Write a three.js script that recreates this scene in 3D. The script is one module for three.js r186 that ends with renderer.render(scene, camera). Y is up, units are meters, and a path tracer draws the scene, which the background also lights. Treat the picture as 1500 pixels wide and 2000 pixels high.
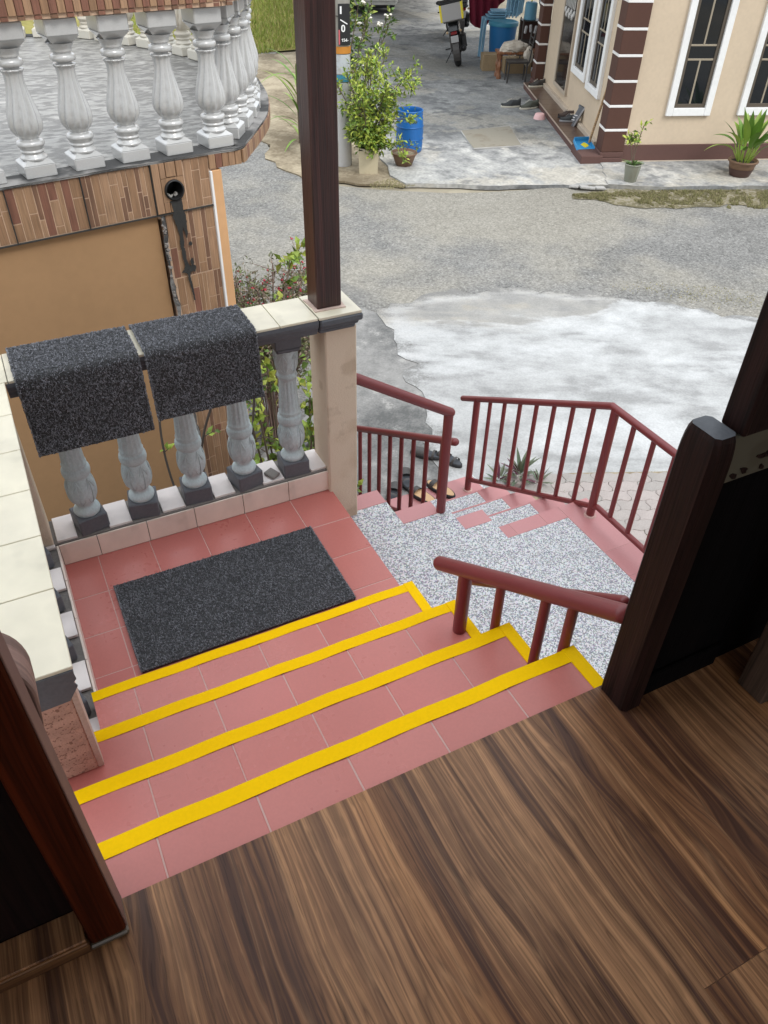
import * as THREE from 'three';
import { FontLoader } from 'three/addons/loaders/FontLoader.js';
import { TextGeometry } from 'three/addons/geometries/TextGeometry.js';
import { mergeGeometries } from 'three/addons/utils/BufferGeometryUtils.js';

// ------------------------------------------------------------------ camera, sky, sun, exposure
const scene = new THREE.Scene();
const camera = new THREE.PerspectiveCamera(67.03, 0.75, 0.02, 400);
{
  // x runs along the stair edges, y up, z out of the house doorway towards the room; floor of the room is y = 0
  const right = new THREE.Vector3(0.89483493, 0.01745797, 0.44605569);
  const up = new THREE.Vector3(0.27548043, 0.76467089, -0.58257099);
  const back = new THREE.Vector3(-0.3512563, 0.64418448, 0.67944489);
  camera.quaternion.setFromRotationMatrix(new THREE.Matrix4().makeBasis(right, up, back));
  camera.position.set(0.4981, 1.4333, 0.7494);
}
const renderer = new THREE.WebGLRenderer({ antialias: true });
renderer.setSize(768, 1024);
renderer.toneMapping = THREE.LinearToneMapping;
renderer.toneMappingExposure = 1.6;
renderer.shadowMap.enabled = true;
{
  // overcast sky, brightest overhead (CIE overcast law), slightly blue
  const W = 64, H = 32, d = new Float32Array(W * H * 4);
  for (let j = 0; j < H; j++) for (let i = 0; i < W; i++) {
    const el = ((j + 0.5) / H - 0.5) * Math.PI, s = Math.sin(el);
    const k = s > 0 ? 0.52 + 0.66 * s : 0.30;
    const o = (j * W + i) * 4, L = 1.18;
    d[o] = 0.95 * k * L; d[o + 1] = 1.0 * k * L; d[o + 2] = 1.06 * k * L; d[o + 3] = 1;
  }
  const sky = new THREE.DataTexture(d, W, H, THREE.RGBAFormat, THREE.FloatType);
  sky.mapping = THREE.EquirectangularReflectionMapping;
  sky.magFilter = THREE.LinearFilter; sky.minFilter = THREE.LinearFilter; sky.needsUpdate = true;
  scene.background = sky; scene.environment = sky;
}
const sun = new THREE.DirectionalLight(new THREE.Color(1, 0.96, 0.9), 1.1);
sun.position.set(9, 21, 12); sun.target.position.set(4, -2, -7);
sun.castShadow = true; sun.shadow.radius = 40;
Object.assign(sun.shadow.camera, { left: -25, right: 25, top: 25, bottom: -25, near: 1, far: 80 });
sun.shadow.mapSize.set(2048, 2048);
scene.add(sun); scene.add(sun.target);

// ------------------------------------------------------------------ helpers
function rng(seed) { let a = seed >>> 0; return () => { a |= 0; a = a + 0x6D2B79F5 | 0; let t = Math.imul(a ^ a >>> 15, 1 | a); t = t + Math.imul(t ^ t >>> 7, 61 | t) ^ t; return ((t ^ t >>> 14) >>> 0) / 4294967296; }; }
const R0 = rng(4711);
const rr = (a, b, r = R0) => a + (b - a) * r();
const clamp = (x, a = 0, b = 1) => x < a ? a : x > b ? b : x;
const sst = (a, b, x) => { const t = clamp((x - a) / (b - a)); return t * t * (3 - 2 * t); };
const mix = (a, b, t) => a + (b - a) * t;
const mix3 = (a, b, t) => [mix(a[0], b[0], t), mix(a[1], b[1], t), mix(a[2], b[2], t)];
const HT = (() => { const r = rng(99), t = new Float32Array(65536); for (let i = 0; i < 65536; i++) t[i] = r(); return t; })();
function vn(x, y, px, py, s) {        // periodic value noise in -1..1
  let xi = Math.floor(x), yi = Math.floor(y); const fx = x - xi, fy = y - yi;
  const u = fx * fx * fx * (fx * (fx * 6 - 15) + 10), v = fy * fy * fy * (fy * (fy * 6 - 15) + 10);
  const x0 = ((xi % px) + px) % px, x1 = (x0 + 1) % px, y0 = ((yi % py) + py) % py, y1 = (y0 + 1) % py;
  const h = (a, b) => HT[(Math.imul(a, 7349) + Math.imul(b, 15731) + s * 3571 + Math.imul(a ^ (b * 31), 2693)) & 65535];
  const a = h(x0, y0), b = h(x1, y0), c = h(x0, y1), d = h(x1, y1);
  return 2 * (a + (b - a) * u + (c - a) * v + (a - b - c + d) * u * v) - 1;
}
function fb(u, v, f, oct, s, fy = f) { let r = 0, a = 0.5, n = 0; for (let i = 0; i < oct; i++) { r += a * vn(u * f, v * fy, f, fy, s + i * 7); n += a; a *= 0.5; f *= 2; fy *= 2; } return r / n; }
const enc = x => Math.round(255 * (x <= 0.0031308 ? 12.92 * x : 1.055 * Math.pow(clamp(x), 1 / 2.4) - 0.055));
function tex(w, h, size, fn, data = false) {     // size = metres per repeat [x, y]
  const d = new Uint8Array(w * h * 4);
  for (let j = 0; j < h; j++) for (let i = 0; i < w; i++) {
    const c = fn((i + 0.5) / w, (j + 0.5) / h), o = (j * w + i) * 4;
    if (data) { d[o] = d[o + 1] = d[o + 2] = Math.round(255 * clamp(c)); } else { d[o] = enc(c[0]); d[o + 1] = enc(c[1]); d[o + 2] = enc(c[2]); }
    d[o + 3] = 255;
  }
  const t = new THREE.DataTexture(d, w, h); t.wrapS = t.wrapT = THREE.RepeatWrapping;
  t.magFilter = THREE.LinearFilter; t.minFilter = THREE.LinearMipmapLinearFilter; t.generateMipmaps = true; t.anisotropy = 8;
  if (!data) t.colorSpace = THREE.SRGBColorSpace;
  t.repeat.set(1 / size[0], 1 / size[1]); t.needsUpdate = true; return t;
}
function M(r, g, b, rough = 0.7, o = {}) { const m = new THREE.MeshStandardMaterial({ roughness: rough, ...o }); m.color.setRGB(r, g, b); if (!o.side) m.side = THREE.DoubleSide; return m; }
function MP(r, g, b, rough, o = {}) { const m = new THREE.MeshPhysicalMaterial({ roughness: rough, ...o }); m.color.setRGB(r, g, b); m.side = THREE.DoubleSide; return m; }

// geometry: everything is authored in world coordinates (metres)
function ni(g) { const q = g.index ? g.toNonIndexed() : g; for (const k of Object.keys(q.attributes)) if (!['position', 'normal', 'uv', 'color'].includes(k)) q.deleteAttribute(k); return q; }
function buv(g) {                    // uv in metres by the dominant direction of each face
  g = ni(g); const p = g.attributes.position, n = p.count, uv = new Float32Array(n * 2);
  const a = new THREE.Vector3(), b = new THREE.Vector3(), c = new THREE.Vector3();
  for (let i = 0; i < n; i += 3) {
    a.fromBufferAttribute(p, i); b.fromBufferAttribute(p, i + 1).sub(a); c.fromBufferAttribute(p, i + 2).sub(a); b.cross(c);
    const x = Math.abs(b.x), y = Math.abs(b.y), z = Math.abs(b.z);
    for (let k = 0; k < 3; k++) { const j = i + k, X = p.getX(j), Y = p.getY(j), Z = p.getZ(j);
      if (y >= x && y >= z) { uv[2 * j] = X; uv[2 * j + 1] = -Z; } else if (x > z) { uv[2 * j] = Z; uv[2 * j + 1] = Y; } else { uv[2 * j] = X; uv[2 * j + 1] = Y; } }
  }
  g.setAttribute('uv', new THREE.BufferAttribute(uv, 2)); return g;
}
function fromTris(pos, col) { const g = new THREE.BufferGeometry(); g.setAttribute('position', new THREE.Float32BufferAttribute(pos, 3)); if (col) g.setAttribute('color', new THREE.Float32BufferAttribute(col, 3)); g.computeVertexNormals(); return g; }
function cbox(hx, hy, hz, c) {       // box with chamfered edges, 44 triangles
  c = Math.min(c, hx * 0.9, hy * 0.9, hz * 0.9);
  const V = (s, k) => [s[0] * (hx - (k === 0 ? 0 : c)), s[1] * (hy - (k === 1 ? 0 : c)), s[2] * (hz - (k === 2 ? 0 : c))];
  const out = [];
  const tri = (a, b, d) => { const ux = b[0] - a[0], uy = b[1] - a[1], uz = b[2] - a[2], vx = d[0] - a[0], vy = d[1] - a[1], vz = d[2] - a[2];
    const k = (uy * vz - uz * vy) * (a[0] + b[0] + d[0]) + (uz * vx - ux * vz) * (a[1] + b[1] + d[1]) + (ux * vy - uy * vx) * (a[2] + b[2] + d[2]);
    if (k > 0) out.push(...a, ...b, ...d); else out.push(...a, ...d, ...b); };
  const quad = (a, b, d, e) => { tri(a, b, d); tri(a, d, e); };
  for (let ax = 0; ax < 3; ax++) for (const s of [-1, 1]) { const c4 = [[-1, -1], [1, -1], [1, 1], [-1, 1]].map(([p, q]) => { const v = [0, 0, 0]; v[ax] = s; v[(ax + 1) % 3] = p; v[(ax + 2) % 3] = q; return V(v, ax); }); quad(...c4); }
  for (let ax = 0; ax < 3; ax++) { const p = (ax + 1) % 3, q = (ax + 2) % 3; for (const a of [-1, 1]) for (const b of [-1, 1]) { const s0 = [0, 0, 0], s1 = [0, 0, 0]; s0[ax] = -1; s1[ax] = 1; s0[p] = s1[p] = a; s0[q] = s1[q] = b; quad(V(s0, p), V(s1, p), V(s1, q), V(s0, q)); } }
  for (const a of [-1, 1]) for (const b of [-1, 1]) for (const d of [-1, 1]) tri(V([a, b, d], 0), V([a, b, d], 1), V([a, b, d], 2));
  return buv(fromTris(out));
}
function B(x0, x1, y0, y1, z0, z1, c = 0) {
  const hx = Math.abs(x1 - x0) / 2, hy = Math.abs(y1 - y0) / 2, hz = Math.abs(z1 - z0) / 2;
  const g = c > 0 ? cbox(hx, hy, hz, c) : ni(new THREE.BoxGeometry(2 * hx, 2 * hy, 2 * hz));
  g.translate((x0 + x1) / 2, (y0 + y1) / 2, (z0 + z1) / 2); return buv(g);
}
function flat(g) { g = ni(g); g.deleteAttribute('normal'); g.computeVertexNormals(); return g; }
const v3 = (x, y, z) => new THREE.Vector3(x, y, z);
function tube(pts, r, seg = 10, cap = true, n = 0) {
  const P = pts.map(p => p.isVector3 ? p : v3(...p)), out = [];
  const c = P.length === 2 ? new THREE.LineCurve3(P[0], P[1]) : new THREE.CatmullRomCurve3(P, false, 'centripetal');
  out.push(ni(new THREE.TubeGeometry(c, n || (P.length === 2 ? 1 : P.length * 6), r, seg, false)));
  if (cap) for (const e of [P[0], P[P.length - 1]]) { const s = new THREE.SphereGeometry(r * 0.999, seg, 6); s.translate(e.x, e.y, e.z); out.push(ni(s)); }
  return mergeGeometries(out);
}
function taper(a, b, r0, r1, seg = 8) {  // open cone between two points
  const A = v3(...a), Bv = v3(...b), d = Bv.clone().sub(A), L = d.length();
  const g = new THREE.CylinderGeometry(r1, r0, L, seg, 1); g.applyQuaternion(new THREE.Quaternion().setFromUnitVectors(v3(0, 1, 0), d.normalize()));
  g.translate((A.x + Bv.x) / 2, (A.y + Bv.y) / 2, (A.z + Bv.z) / 2); return ni(g);
}
function lathe(prof, seg = 24) { return ni(new THREE.LatheGeometry(prof.map(p => new THREE.Vector2(Math.max(p[0], 0.0001), p[1])), seg)); }
function extr(pts, depth, bev = 0, holes = []) {   // outline in xy, extruded along +z
  const s = new THREE.Shape(pts.map(p => new THREE.Vector2(p[0], p[1]))); for (const h of holes) s.holes.push(new THREE.Path(h.map(p => new THREE.Vector2(p[0], p[1]))));
  return ni(new THREE.ExtrudeGeometry(s, { depth, bevelEnabled: bev > 0, bevelSize: bev, bevelThickness: bev, bevelSegments: 1, curveSegments: 10 }));
}
function sheet(pts, y, th = 0) {     // flat polygon [x, z] lying at height y, with a skirt of th metres
  const s = new THREE.Shape(pts.map(p => new THREE.Vector2(p[0], -p[1])));
  const g = th > 0 ? new THREE.ExtrudeGeometry(s, { depth: th, bevelEnabled: false }) : new THREE.ShapeGeometry(s);
  g.rotateX(-Math.PI / 2); g.translate(0, y - th, 0); return buv(g);
}
function rag(pts, amp, step, seed) { // roughen the edges of a polygon
  const r = rng(seed), out = [];
  for (let i = 0; i < pts.length; i++) { const a = pts[i], b = pts[(i + 1) % pts.length], L = Math.hypot(b[0] - a[0], b[1] - a[1]), n = Math.max(1, Math.round(L / step));
    const nx = -(b[1] - a[1]) / L, nz = (b[0] - a[0]) / L; let w = 0;
    for (let k = 0; k < n; k++) { const t = k / n; w = 0.6 * w + 0.4 * (r() * 2 - 1) * amp * 1.8; const q = w * Math.sin(Math.PI * t) + (k ? (r() - 0.5) * amp * 0.5 : 0); out.push([mix(a[0], b[0], t) + nx * q, mix(a[1], b[1], t) + nz * q]); } }
  return out;
}
function X(g, o = {}) {              // place a local geometry
  if (o.s) g.scale(...(Array.isArray(o.s) ? o.s : [o.s, o.s, o.s]));
  if (o.rx) g.rotateX(o.rx); if (o.rz) g.rotateZ(o.rz); if (o.ry) g.rotateY(o.ry);
  if (o.p) g.translate(...o.p); return g;
}
const used = {};
function numbered(n) { const k = used[n] = (used[n] ?? -1) + 1; return k ? n + '_' + String(k).padStart(3, '0') : n; }
function mg(gs) { gs = (Array.isArray(gs) ? gs : [gs]).map(ni); const col = gs.some(g => g.attributes.color);
  gs = gs.map(g => { if (!g.attributes.uv) g = buv(g); if (!g.attributes.normal) g.computeVertexNormals(); if (col && !g.attributes.color) g.setAttribute('color', new THREE.Float32BufferAttribute(new Float32Array(g.attributes.position.count * 3).fill(1), 3)); if (!col && g.attributes.color) g.deleteAttribute('color'); return g; });
  return gs.length === 1 ? gs[0].clone() : mergeGeometries(gs); }
function thing(name, label, category, base = [0, 0, 0], group) {
  const o = new THREE.Group(); o.name = numbered(name); o.position.set(...base); o.userData = { label, category }; if (group) o.userData.group = group;
  o.__b = base; scene.add(o); return o;
}
function rootBase(o) { while (o && !o.__b) o = o.parent; return o ? o.__b : [0, 0, 0]; }
function part(parent, name, gs, m, kind, label) {
  const g = mg(gs), b = rootBase(parent); g.translate(-b[0], -b[1], -b[2]);
  const o = new THREE.Mesh(g, m); o.name = name; o.castShadow = o.receiveShadow = true; if (kind) o.userData.kind = kind; if (label) o.userData.label = label; parent.add(o); return o;
}
function single(name, label, category, gs, m, group) {   // a thing that is one mesh
  const g = mg(gs); g.computeBoundingBox(); const bb = g.boundingBox, c = [(bb.min.x + bb.max.x) / 2, bb.min.y, (bb.min.z + bb.max.z) / 2];
  g.translate(-c[0], -c[1], -c[2]); const o = new THREE.Mesh(g, m); o.name = numbered(name); o.position.set(...c); o.castShadow = o.receiveShadow = true;
  o.userData = { label, category }; if (group) o.userData.group = group; o.__b = c; scene.add(o); return o;
}
function struct(name, gs, m, kind = 'structure') { const o = new THREE.Mesh(mg(gs), m); o.name = numbered(name); o.castShadow = o.receiveShadow = true; o.userData = { kind }; o.__b = [0, 0, 0]; scene.add(o); return o; }
function piece(parent, name, geom, m, pos, q) { const o = new THREE.Mesh(geom, m); o.name = name; o.castShadow = o.receiveShadow = true; const b = rootBase(parent); o.position.set(pos[0] - b[0], pos[1] - b[1], pos[2] - b[2]); if (q) o.quaternion.copy(q); parent.add(o); return o; }
function copyOf(src, label, pos, ry = 0, group) { const c = src.clone(); c.name = numbered(src.name.replace(/_\d{3}$/, '')); c.userData = { ...src.userData, label }; if (group) c.userData.group = group; c.position.set(...pos); c.rotation.set(0, ry, 0); c.__b = pos; scene.add(c); return c; }
// leaves: folded pointed blades, 4 triangles each
function leafTris(pos, col, p, dir, nrm, L, w, fold, c) {
  const d = dir.clone().normalize(), s = new THREE.Vector3().crossVectors(d, nrm).normalize(), n = new THREE.Vector3().crossVectors(s, d);
  const base = p, tip = p.clone().addScaledVector(d, L).addScaledVector(n, -fold * L * 0.7), mid = p.clone().addScaledVector(d, L * 0.5).addScaledVector(n, fold * L * 0.05);
  const a = p.clone().addScaledVector(d, L * 0.45).addScaledVector(s, w).addScaledVector(n, fold * w), b = p.clone().addScaledVector(d, L * 0.45).addScaledVector(s, -w).addScaledVector(n, fold * w);
  for (const t of [[base, a, mid], [a, tip, mid], [base, mid, b], [mid, tip, b]]) for (const q of t) { pos.push(q.x, q.y, q.z); col.push(...c); }
}
const rdir = r => { const z = r() * 2 - 1, a = r() * 6.2832, k = Math.sqrt(1 - z * z); return v3(k * Math.cos(a), z, k * Math.sin(a)); };
const FONT = await new FontLoader().loadAsync('fonts/droid/droid_sans_bold.typeface.json');
const C0 = [0.4981, 1.4333, 0.7494];   // where the photograph was taken (for turning the round drum and the pole plate)
// ------------------------------------------------------------------ materials
const MT = {};
{
  // walnut-look laminate: streaks along z
  const kn = [[0.22, 0.3], [0.61, 0.72], [0.86, 0.18], [0.42, 0.9], [0.74, 0.45]];
  const bumpW = new Float32Array(2048 * 2048); let k0 = 0;
  MT.laminate = MP(1.22, 1.03, 0.86, 0.38, { specularIntensity: 0.4, map: tex(2048, 2048, [0.9, 1.5], (u, v) => {
    let w = 0.034 * fb(u, v, 2, 3, 1, 2) + 0.016 * fb(u, v, 7, 3, 5, 3);
    for (const [a, b] of kn) { let dx = u - a, dy = v - b; dx -= Math.round(dx); dy -= Math.round(dy); w += 0.030 * Math.exp(-(dx * dx / 0.0013 + dy * dy / 0.005)) * (dx > 0 ? 1 : -0.6); }
    const t = u + w, rg = (f, g, s) => 1 - Math.abs(vn(t * f, v * g, f, g, s));
    const q = 0.42 * vn(t * 9, v * 1, 9, 1, 11) + 0.46 * vn(t * 22, v * 2, 22, 2, 12) + 0.36 * vn(t * 50, v * 2, 50, 2, 13) + 0.18 * vn(t * 105, v * 3, 105, 3, 18), z = sst(-0.42, 0.30, q);
    const b3 = vn(t * 76, v * 3, 76, 3, 16), b4 = vn(t * 190, v * 5, 190, 5, 14), b5 = vn(t * 520, v * 30, 520, 30, 15), b6 = vn(t * 330, v * 9, 330, 9, 17);
    let k = 0.24 + 0.44 * z + 0.13 * b3 + 0.17 * b4 + 0.12 * b6 + 0.10 * b5;
    const hue = vn(t * 9 + 3.3, v * 2, 9, 2, 21) * 0.5 + 0.5;
    const edge = Math.exp(-Math.pow((q + 0.05) / 0.035, 2)), l2 = Math.pow(rg(60, 2, 32), 16) * z, l3 = Math.pow(rg(110, 3, 34), 12), hl = Math.pow(rg(40, 2, 33), 14);
    k = clamp(k);
    const dk = mix3([0.052, 0.025, 0.018], [0.075, 0.047, 0.040], hue), md = mix3([0.175, 0.090, 0.048], [0.15, 0.095, 0.064], hue), lt = mix3([0.40, 0.235, 0.122], [0.35, 0.225, 0.140], hue);
    let c = k < 0.5 ? mix3(dk, md, sst(0.08, 0.5, k)) : mix3(md, lt, sst(0.48, 0.95, k));
    c = mix3(c, [0.036, 0.018, 0.014], clamp(edge * 0.45 + l2 * 0.55 + l3 * 0.28)); c = mix3(c, [0.40, 0.27, 0.17], hl * 0.3);
    const pore = sst(0.55, 0.85, b5 * 0.5 + 0.5) * 0.35; return [c[0] * (1 - pore), c[1] * (1 - pore), c[2] * (1 - pore)];
  }) });
  MT.laminate.bumpMap = tex(1024, 1024, [0.9, 1.5], (u, v) => 0.5 + 0.3 * vn(u * 300, v * 12, 300, 12, 41) + 0.2 * vn(u * 510, v * 30, 510, 30, 42), true); MT.laminate.bumpScale = 0.00018;

  const mott = tex(512, 512, [0.83, 0.83], (u, v) => { const k = 1 + 0.07 * fb(u, v, 3, 4, 3) + 0.03 * vn(u * 200, v * 200, 200, 200, 8); return [0.88 * k, 0.88 * k, 0.88 * k]; });
  const grain = tex(512, 512, [0.31, 0.31], (u, v) => 0.5 + 0.25 * fb(u, v, 24, 3, 60) + 0.15 * fb(u, v, 4, 2, 61), true);
  const smear = tex(512, 512, [1.1, 1.1], (u, v) => 0.72 + 0.25 * fb(u, v, 4, 5, 71) + 0.08 * vn(u * 90, v * 90, 90, 90, 72), true);
  const redTile = (r, g, b) => { const m = MP(r * 1.16, g * 0.98, b * 0.96, 0.42, { map: mott, specularIntensity: 1 }); m.roughnessMap = smear; m.bumpMap = grain; m.bumpScale = 0.0003; return m; };
  MT.red = [redTile(0.475, 0.176, 0.152), redTile(0.49, 0.188, 0.164), redTile(0.46, 0.167, 0.144), redTile(0.48, 0.178, 0.158)];
  MT.redSkySheen = [redTile(0.46, 0.235, 0.24), redTile(0.475, 0.25, 0.255), redTile(0.445, 0.225, 0.23), redTile(0.465, 0.24, 0.245)]; for (const m of MT.redSkySheen) { m.roughness = 0.38; m.specularIntensity = 1; m.roughnessMap = null; }  // outdoor border tiles: sky reflection painted in as a paler, bluer red
  MT.grout = M(0.62, 0.40, 0.36, 0.9, { map: mott });
  MT.tape = MP(1.0, 0.61, 0.001, 0.6, { specularIntensity: 0.1, map: mott, bumpMap: grain, bumpScale: 0.0004 });
  MT.riser = M(0.33, 0.12, 0.10, 0.6, { map: mott });

  // pebble-finish floor: pale, grey and slate chips
  { const N = 74, r = rng(5), cx = [], cy = [], cc = [];
    for (let i = 0; i < N * N; i++) { cx.push(r()); cy.push(r()); const q = r(); cc.push(q < 0.50 ? [0.74 - 0.12 * r(), 0.75 - 0.12 * r(), 0.75 - 0.1 * r()] : q < 0.74 ? [0.42 - 0.1 * r(), 0.43 - 0.1 * r(), 0.45 - 0.1 * r()] : [0.16 + 0.1 * r(), 0.17 + 0.1 * r(), 0.195 + 0.1 * r()]); }
    const near = (u, v) => { const X = u * N, Y = v * N, xi = Math.floor(X), yi = Math.floor(Y); let d1 = 9, d2 = 9, id = 0;
      for (let j = -1; j <= 1; j++) for (let i = -1; i <= 1; i++) { const k = ((yi + j + N) % N) * N + ((xi + i + N) % N), dx = xi + i + cx[k] - X, dy = yi + j + cy[k] - Y, d = dx * dx + dy * dy * 1.1; if (d < d1) { d2 = d1; d1 = d; id = k; } else if (d < d2) d2 = d; }
      return [Math.sqrt(d2) - Math.sqrt(d1), id]; };
    MT.pebble = M(1.12, 1.12, 1.12, 0.55, { map: tex(1024, 1024, [0.42, 0.42], (u, v) => { const [e, id] = near(u, v); const c = cc[id], k = sst(0.0, 0.14, e); return mix3([0.40, 0.40, 0.41], c, k); }) });
    MT.pebble.bumpMap = tex(1024, 1024, [0.42, 0.42], (u, v) => sst(0, 0.3, near(u, v)[0]), true); MT.pebble.bumpScale = 0.0012; }

  MT.capTile = [M(0.75, 0.70, 0.55, 0.28), M(0.73, 0.68, 0.54, 0.3)];
  const marb = tex(512, 512, [0.47, 0.47], (u, v) => { const k = 1 - 0.22 * Math.abs(fb(u, v, 3, 5, 91)) - 0.09 * sst(0.4, 0.8, fb(u, v, 7, 3, 92)); return [0.98 * k, 0.97 * k, (0.95 + 0.02 * fb(u, v, 2, 2, 95)) * k]; });
  for (const m of MT.capTile) { m.map = marb; m.bumpMap = grain; m.bumpScale = 0.0003; }
  MT.skirt = M(0.86, 0.74, 0.66, 0.4, { map: marb }); MT.whiteTile = M(0.82, 0.76, 0.74, 0.35, { map: marb });
  const cem = tex(512, 512, [0.9, 0.9], (u, v) => { const k = 0.82 + 0.22 * fb(u, v, 4, 6, 101) + 0.07 * vn(u * 160, v * 160, 160, 160, 102); return [k, k, k]; });
  const cemB = tex(512, 512, [0.45, 0.45], (u, v) => 0.5 + 0.3 * fb(u, v, 10, 5, 111) + 0.15 * vn(u * 150, v * 150, 150, 150, 112), true);
  const cement = (r, g, b, ro = 0.85, bs = 0.0012) => M(r, g, b, ro, { map: cem, bumpMap: cemB, bumpScale: bs });
  MT.greyPaint = cement(0.105, 0.115, 0.132, 0.6, 0.0006); MT.darkPaint = cement(0.125, 0.132, 0.15, 0.6, 0.0006);
  MT.balGrey = cement(0.62, 0.71, 0.73, 0.72, 0.0008); MT.mortar = cement(0.24, 0.22, 0.205, 0.95, 0.003);
  MT.postBeige = cement(0.74, 0.61, 0.47, 0.9, 0.0022); MT.cement = cement(0.42, 0.41, 0.39);
  const stain = tex(512, 512, [0.75, 0.75], (u, v) => { const s = sst(0.05, 0.6, fb(u, v, 3, 5, 121)), d = sst(0.35, 0.6, fb(u, v, 8, 4, 122)); let c = mix3([0.90, 0.90, 0.90], [0.62, 0.54, 0.46], s * 0.55); return mix3(c, [0.55, 0.5, 0.45], d * 0.4); });
  MT.postBeige.map = stain;
  const chip = tex(512, 512, [0.13, 0.13], (u, v) => { const d = sst(0.42, 0.55, fb(u, v, 20, 2, 131)), l = sst(0.5, 0.7, fb(u, v, 6, 3, 132)); const k = 0.85 + 0.2 * fb(u, v, 5, 5, 133); let c = [k, k, k]; c = mix3(c, [0.35, 0.28, 0.26], d * 0.8); return mix3(c, [1, 0.95, 0.9], l * 0.5); });
  MT.rawPost = M(0.60, 0.37, 0.285, 0.95, { map: chip, bumpMap: cemB, bumpScale: 0.004 });
  MT.pinkPlaster = cement(0.66, 0.50, 0.42);

  const wd = tex(512, 1024, [0.24, 0.9], (u, v) => { const w = 0.05 * fb(u, v, 2, 3, 141, 2), t = u + w; const k = 0.72 + 0.30 * vn(t * 22, v * 2, 22, 2, 142) + 0.22 * vn(t * 80, v * 5, 80, 5, 143) + 0.1 * vn(t * 200, v * 24, 200, 24, 144); const q = clamp(k, 0.25, 1.2); return [0.8 * q, 0.72 * q, 0.7 * q]; });
  const wdB = tex(512, 512, [0.24, 0.5], (u, v) => 0.5 + 0.3 * vn(u * 60, v * 3, 60, 3, 151) + 0.2 * vn(u * 160, v * 10, 160, 10, 152), true);
  const wood = (r, g, b, ro, sp = 1) => MP(r, g, b, ro, { map: wd, bumpMap: wdB, bumpScale: 0.0007, specularIntensity: sp });
  MT.pillarWood = wood(0.072, 0.026, 0.022, 0.33); MT.jambWood = wood(0.105, 0.019, 0.005, 0.6, 0.2); MT.newel = wood(0.030, 0.013, 0.012, 0.55, 0.4);
  MT.blackWood = wood(0.0045, 0.004, 0.005, 0.95, 0.2); MT.darkWall = wood(0.016, 0.007, 0.006, 0.9, 0.3); MT.pinkWood = wood(0.42, 0.285, 0.245, 0.7); MT.taupeWood = wood(0.16, 0.115, 0.085, 0.7); MT.roofWood = wood(0.12, 0.085, 0.06, 0.7);
  MT.orangeWood = wood(0.42, 0.19, 0.085, 0.4); MT.broomWood = wood(0.60, 0.42, 0.22, 0.6);
  MT.rail = M(0.20, 0.034, 0.035, 0.36, { map: tex(512, 512, [0.35, 0.35], (u, v) => { const k = 0.95 + 0.10 * fb(u, v, 5, 5, 321), ch = sst(0.50, 0.60, fb(u, v, 22, 3, 322)); return mix3([k, k, k], [0.75, 1.4, 1.0], ch * 0.6); }), bumpMap: grain, bumpScale: 0.0003 });

  // neighbour's building
  const plas = tex(512, 512, [2.3, 2.3], (u, v) => { const k = 0.92 + 0.09 * fb(u, v, 3, 6, 161) + 0.035 * fb(u, v, 60, 2, 162); return [k, k, k]; });
  const plasB = tex(512, 512, [0.6, 0.6], (u, v) => 0.5 + 0.3 * fb(u, v, 12, 4, 171), true);
  const plaster = (r, g, b) => M(r, g, b, 0.85, { map: plas, bumpMap: plasB, bumpScale: 0.001 });
  MT.orange = plaster(0.385, 0.228, 0.113); MT.orangePale = plaster(0.66, 0.38, 0.19); MT.cream = plaster(0.63, 0.51, 0.375); MT.white = plaster(0.84, 0.84, 0.83); MT.creamDull = plaster(0.50, 0.42, 0.33);
  MT.brown = plaster(0.088, 0.038, 0.026); MT.plinth = plaster(0.115, 0.058, 0.048); MT.lineWhite = plaster(0.82, 0.80, 0.78);
  const sg = tex(512, 512, [0.20, 0.40], (u, v) => { const k = 0.85 + 0.16 * vn(u * 60 + 0.6 * fb(u, v, 4, 2, 181), v * 4, 60, 4, 182) + 0.12 * fb(u, v, 5, 4, 183); return [k, k, k]; });
  MT.strip = [[0.36, 0.215, 0.122], [0.325, 0.188, 0.105], [0.39, 0.235, 0.138], [0.235, 0.105, 0.068], [0.215, 0.115, 0.070]].map(c => M(...c, 0.5, { map: sg, bumpMap: wdB, bumpScale: 0.0005 }));
  MT.stripGrout = cement(0.62, 0.43, 0.30); MT.mould = cement(0.035, 0.035, 0.033, 0.95, 0.003);
  MT.slabDark = M(1, 1, 1, 0.9, { bumpMap: cemB, bumpScale: 0.004, map: tex(512, 512, [0.8, 0.8], (u, v) => { const k = sst(-0.2, 0.45, fb(u, v, 5, 6, 191)); return mix3([0.05, 0.05, 0.05], [0.30, 0.29, 0.28], k); }) });
  MT.terrace = M(1, 1, 1, 0.45, { bumpMap: cemB, bumpScale: 0.006, map: tex(1024, 1024, [3.1, 3.1], (u, v) => { const a = fb(u, v, 10, 6, 201, 22), b = fb(u, v, 60, 4, 202, 120), k = sst(-0.4, 0.55, 0.55 * a + 1.1 * b); let c = mix3([0.16, 0.157, 0.15], [0.31, 0.305, 0.29], k); return mix3(c, [0.47, 0.46, 0.44], sst(0.2, 0.65, fb(u, v, 36, 4, 203, 60)) * 0.6); }) });
  MT.glazed = MP(0.53, 0.53, 0.52, 0.22, { map: mott, clearcoat: 1, clearcoatRoughness: 0.08, ior: 1.7 }); MT.glazedFar = M(0.66, 0.63, 0.55, 0.5, { map: stain });

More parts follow.
